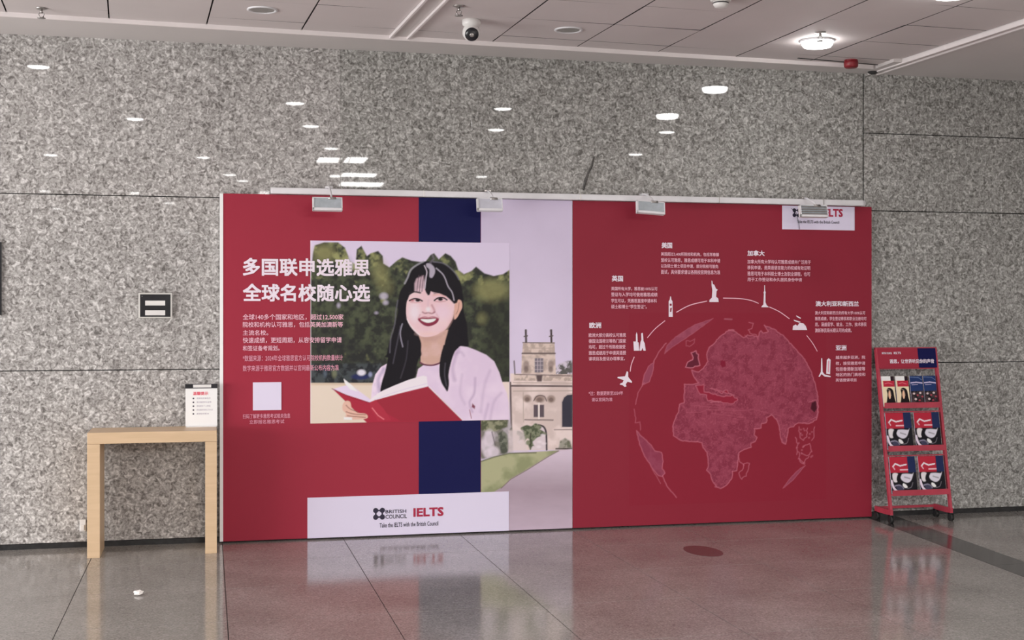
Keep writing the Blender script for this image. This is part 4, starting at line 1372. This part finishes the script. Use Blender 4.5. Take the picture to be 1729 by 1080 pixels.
# ------------------------------------------------------------------ brochure rack
RX0, RX1 = 4.967, 5.465
RYB, RYT, RH = -0.31, -0.085, 1.30
rk = empty('brochure_rack', ((RX0 + RX1) / 2, RYB, 0))
tag(rk, 'red metal brochure rack on casters leaning back beside the display board', 'rack')
ry = lambda z: (RYT - RYB) * (z - 0.07) / (RH - 0.07)     # local y on the leaning front plane
RW = (RX1 - RX0) / 2
for s_ in (-1, 1):
    MB().bar((s_ * RW, 0, 0.062), (s_ * RW, ry(RH), RH), 0.020, 0.024).build('post', M_REDFRAME, rk)
    MB().bar((s_ * RW, -0.012, 0.078), (s_ * RW - 0.0, 0.225, 0.078), 0.022, 0.040, up=(0, 0, 1)).build('foot', M_REDFRAME, rk)
    for yy_ in (0.0, 0.205):
        wh = empty('caster', (s_ * RW, yy_, 0))
        wh.parent = rk
        MB().tube([(-0.013, 0, 0.026), (0.013, 0, 0.026)], 0.026, 18).build('wheel', M_RUBBER, wh)
        MB().box(-0.018, -0.0145, -0.014, 0.014, 0.02, 0.060).box(0.0145, 0.018, -0.014, 0.014, 0.02, 0.060).box(-0.018, 0.018, -0.016, 0.016, 0.054, 0.060).build('fork', M_DARKMETAL, wh)
MB().bar((-RW, 0.215, 0.085), (RW, 0.215, 0.085), 0.016, 0.018, up=(0, 0, 1)).build('cross_bar', M_REDFRAME, rk)
SHZ = [0.868, 0.548, 0.222]
for z in SHZ:
    y0 = ry(z)
    mb = MB().box(-RW + .010, RW - .010, y0 - 0.036, y0 + 0.01, z - 0.016, z - 0.010)
    mb.box(-RW + .010, RW - .010, y0 - 0.040, y0 - 0.035, z - 0.020, z + 0.022)
    mb.build('shelf', M_REDFRAME, rk)
    zt_ = z + 0.30
    if z < 0.8: MB().bar((-RW, ry(z + .27), z + .27), (RW, ry(z + .27), z + .27), 0.008, 0.008, up=(0, 0, 1)).build('cross_bar', M_REDFRAME, rk)
MB().bar((-RW, ry(1.145), 1.145), (RW, ry(1.145), 1.145), 0.010, 0.012, up=(0, 0, 1)).build('cross_bar', M_REDFRAME, rk)
MB().bar((-RW - .01, ry(RH) + .0, RH - .004), (RW + .01, ry(RH), RH - .004), 0.014, 0.016, up=(0, 0, 1)).build('cross_bar', M_REDFRAME, rk)
LEAN = math.atan2(RYT - RYB, RH - 0.07)


def leaning(zc, off):
    """matrix for a sheet standing in the leaning plane, origin at its bottom centre"""
    return Matrix.Translation((0, ry(zc) + off, zc)) @ Matrix.Rotation(-LEAN, 4, 'X')


hd_ = MB().box(-RW + .004, RW - .006, -0.012, -0.004, 0.0, 0.152, bev=0.001).build('header_panel', M_RED, rk, leaning(1.146, -0.006))
MB().box(RW * .36, RW - .007, -0.0135, -0.012, 0.001, 0.151).build('navy_field', M_NAVY, hd_)
lettering('header_lettering', [('BRITISH COUNCIL', -RW + .035, -RW * .52, 0.106, 0.122), ('IELTS', -RW * .46, -RW * .22, 0.106, 0.124), ('雅思，让世界听见你的声音', -RW * .62, RW - .028, 0.034, 0.068)], M_LETTER, hd_, LOC(-0.0142), 0.022)


def cover_brochure(U, Vv):
    cvs = Canvas(U, Vv, (214, 196, 170))
    return cvs


def publication(name, label, group, w_, h_, paint, loc_x, zs, shelfy, base):
    root = empty(name, (0, 0, 0))
    mtx = Matrix.Translation((rk.location.x + loc_x, rk.location.y + ry(zs) + shelfy, zs)) @ Matrix.Rotation(-LEAN, 4, 'X')
    root.matrix_world = mtx
    tag(root, label, 'brochure', group)
    MB().box(-w_ / 2 + .001, w_ / 2 - .001, 0.0006, 0.007, 0.0, h_ - .001).build('pages', M_WHITE_V, root)
    nx, nz = 60, int(60 * h_ / w_)
    U, Vv = np.meshgrid(np.linspace(0, 100, nx), np.linspace(100 * h_ / w_, 0, nz))
    cvs = Canvas(U, Vv, base)
    paint(cvs, 100 * h_ / w_)
    P3 = np.stack([(U / 100 - .5) * w_, np.full_like(U, 0.0), (h_ / w_ * 100 - Vv) / 100 * w_], -1)
    cvs.mesh('cover', P3, M_PRINT, root)
    return root


def p_cream(c, H):
    c.poly([(0, 0), (100, 0), (100, H), (0, H)], (226, 208, 176), 1)
    c.poly([(0, 0), (72, 0), (72, 32), (0, 32)], (246, 226, 226), 1)
    c.poly([(72, 0), (100, 0), (100, 60), (72, 60)], (40, 26, 34), 2)
    c.poly([(12, 34), (100, 34), (100, 76), (12, 76)], (176, 42, 62), 2)
    c.line([(24, 54), (52, 48), (84, 58)], (226, 130, 140), 4, .8)
    c.poly([(34, 100), (46, 86), (66, 86), (84, 104), (90, 150), (96, H), (24, H), (30, 170), (38, 130)], (26, 20, 22), 2, curve=True)
    c.poly([(50, 108), (60, 112), (62, 150), (52, 164), (44, 140)], (222, 180, 150), 3, curve=True)
    c.line([(36, 94), (60, 104), (66, 140)], (196, 170, 150), 4, .6, curve=True)


def p_blue(c, H):
    c.poly([(0, 0), (100, 0), (100, H), (0, H)], (34, 52, 98), 1)
    c.line([(4, 8), (70, 12), (96, 30)], (120, 140, 180), 4, .6)
    c.line([(8, 50), (50, 46), (96, 52)], (202, 190, 220), 9, .9)
    c.line([(14, 64), (60, 62)], (190, 180, 212), 5, .7)
    c.poly([(0, 110), (100, 108), (100, H), (0, H)], (24, 22, 26), 2, noise=((70, 56, 60), 14, 5, 5))
    for (a, b, r) in ((24, 128, 9), (52, 140, 8), (74, 124, 9), (88, 150, 8), (34, 168, 10), (64, 176, 8)):
        c.ell(a, b, r, r * .8, (222, 200, 200) if r > 8 else (170, 70, 84), 3, .85)


def p_mag(c, H):
    c.poly([(0, 0), (100, 0), (100, H), (0, H)], (26, 24, 30), 1)
    c.poly([(0, 0), (70, 0), (70, 56), (0, 56)], (170, 40, 58), 1.5)
    c.poly([(70, 0), (100, 0), (100, 56), (70, 56)], (32, 42, 80), 1.5)
    c.line([(12, 34), (22, 24), (40, 32), (64, 28)], (240, 214, 222), 5, .95)
    c.line([(12, 34), (18, 44)], (230, 190, 200), 4, .8)
    c.line([(40, 46), (68, 46)], (232, 180, 190), 5, .9)
    c.poly([(8, 60), (26, 58), (34, 72), (24, 88), (10, 86)], (214, 208, 212), 3, curve=True)
    c.poly([(42, 62), (62, 60), (84, 62), (90, 58), (78, 84), (62, 92), (44, 84), (38, 72)], (206, 202, 214), 3, curve=True)
    c.line([(54, 72), (74, 78)], (130, 126, 136), 5, .7)
    c.poly([(30, 60), (44, 60), (36, 78), (46, 92), (30, 94), (22, 80)], (24, 20, 26), 3, curve=True)
    c.poly([(46, 94), (56, 98), (62, 108), (52, 110), (44, 102)], (240, 230, 236), 2, curve=True)
    c.line([(2, 84), (8, 108), (22, 122), (46, 128)], (222, 208, 236), 8, .95, curve=True)
    c.line([(14, 102), (32, 100), (46, 112)], (150, 146, 170), 5, .7, curve=True)
    c.poly([(18, 106), (38, 104), (44, 118), (30, 122)], (62, 62, 84), 3, curve=True)
    c.line([(60, 112), (76, 108), (84, 92)], (120, 116, 124), 3, .7, curve=True)


for k, (lx_, lab, pt, bs) in enumerate(((-0.185, 'cream and red leaflet with a dark haired figure, first on the top shelf', p_cream, (226, 208, 176)), (-0.068, 'cream and red leaflet with a dark haired figure, second on the top shelf', p_cream, (226, 208, 176)),
                                        (0.052, 'dark blue leaflet on the top shelf, beside the cream leaflets', p_blue, (34, 52, 98)), (0.166, 'dark blue leaflet at the right end of the top shelf', p_blue, (34, 52, 98)))):
    publication('leaflet', lab, 'leaflets on the top rack shelf', 0.106, 0.232, pt, lx_, 0.868 - 0.009, -0.020, bs)
for zi, z in enumerate((0.548, 0.222)):
    for k, lx_ in enumerate((-0.128, 0.110)):
        publication('magazine', ('red, navy and black magazine on the %s rack shelf, %s' % (('middle', 'lowest')[zi], ('nearer the display board', 'away from the display board')[k])), 'magazines on the rack', 0.212, 0.278, p_mag, lx_, z - 0.009, -0.020, (26, 24, 30))
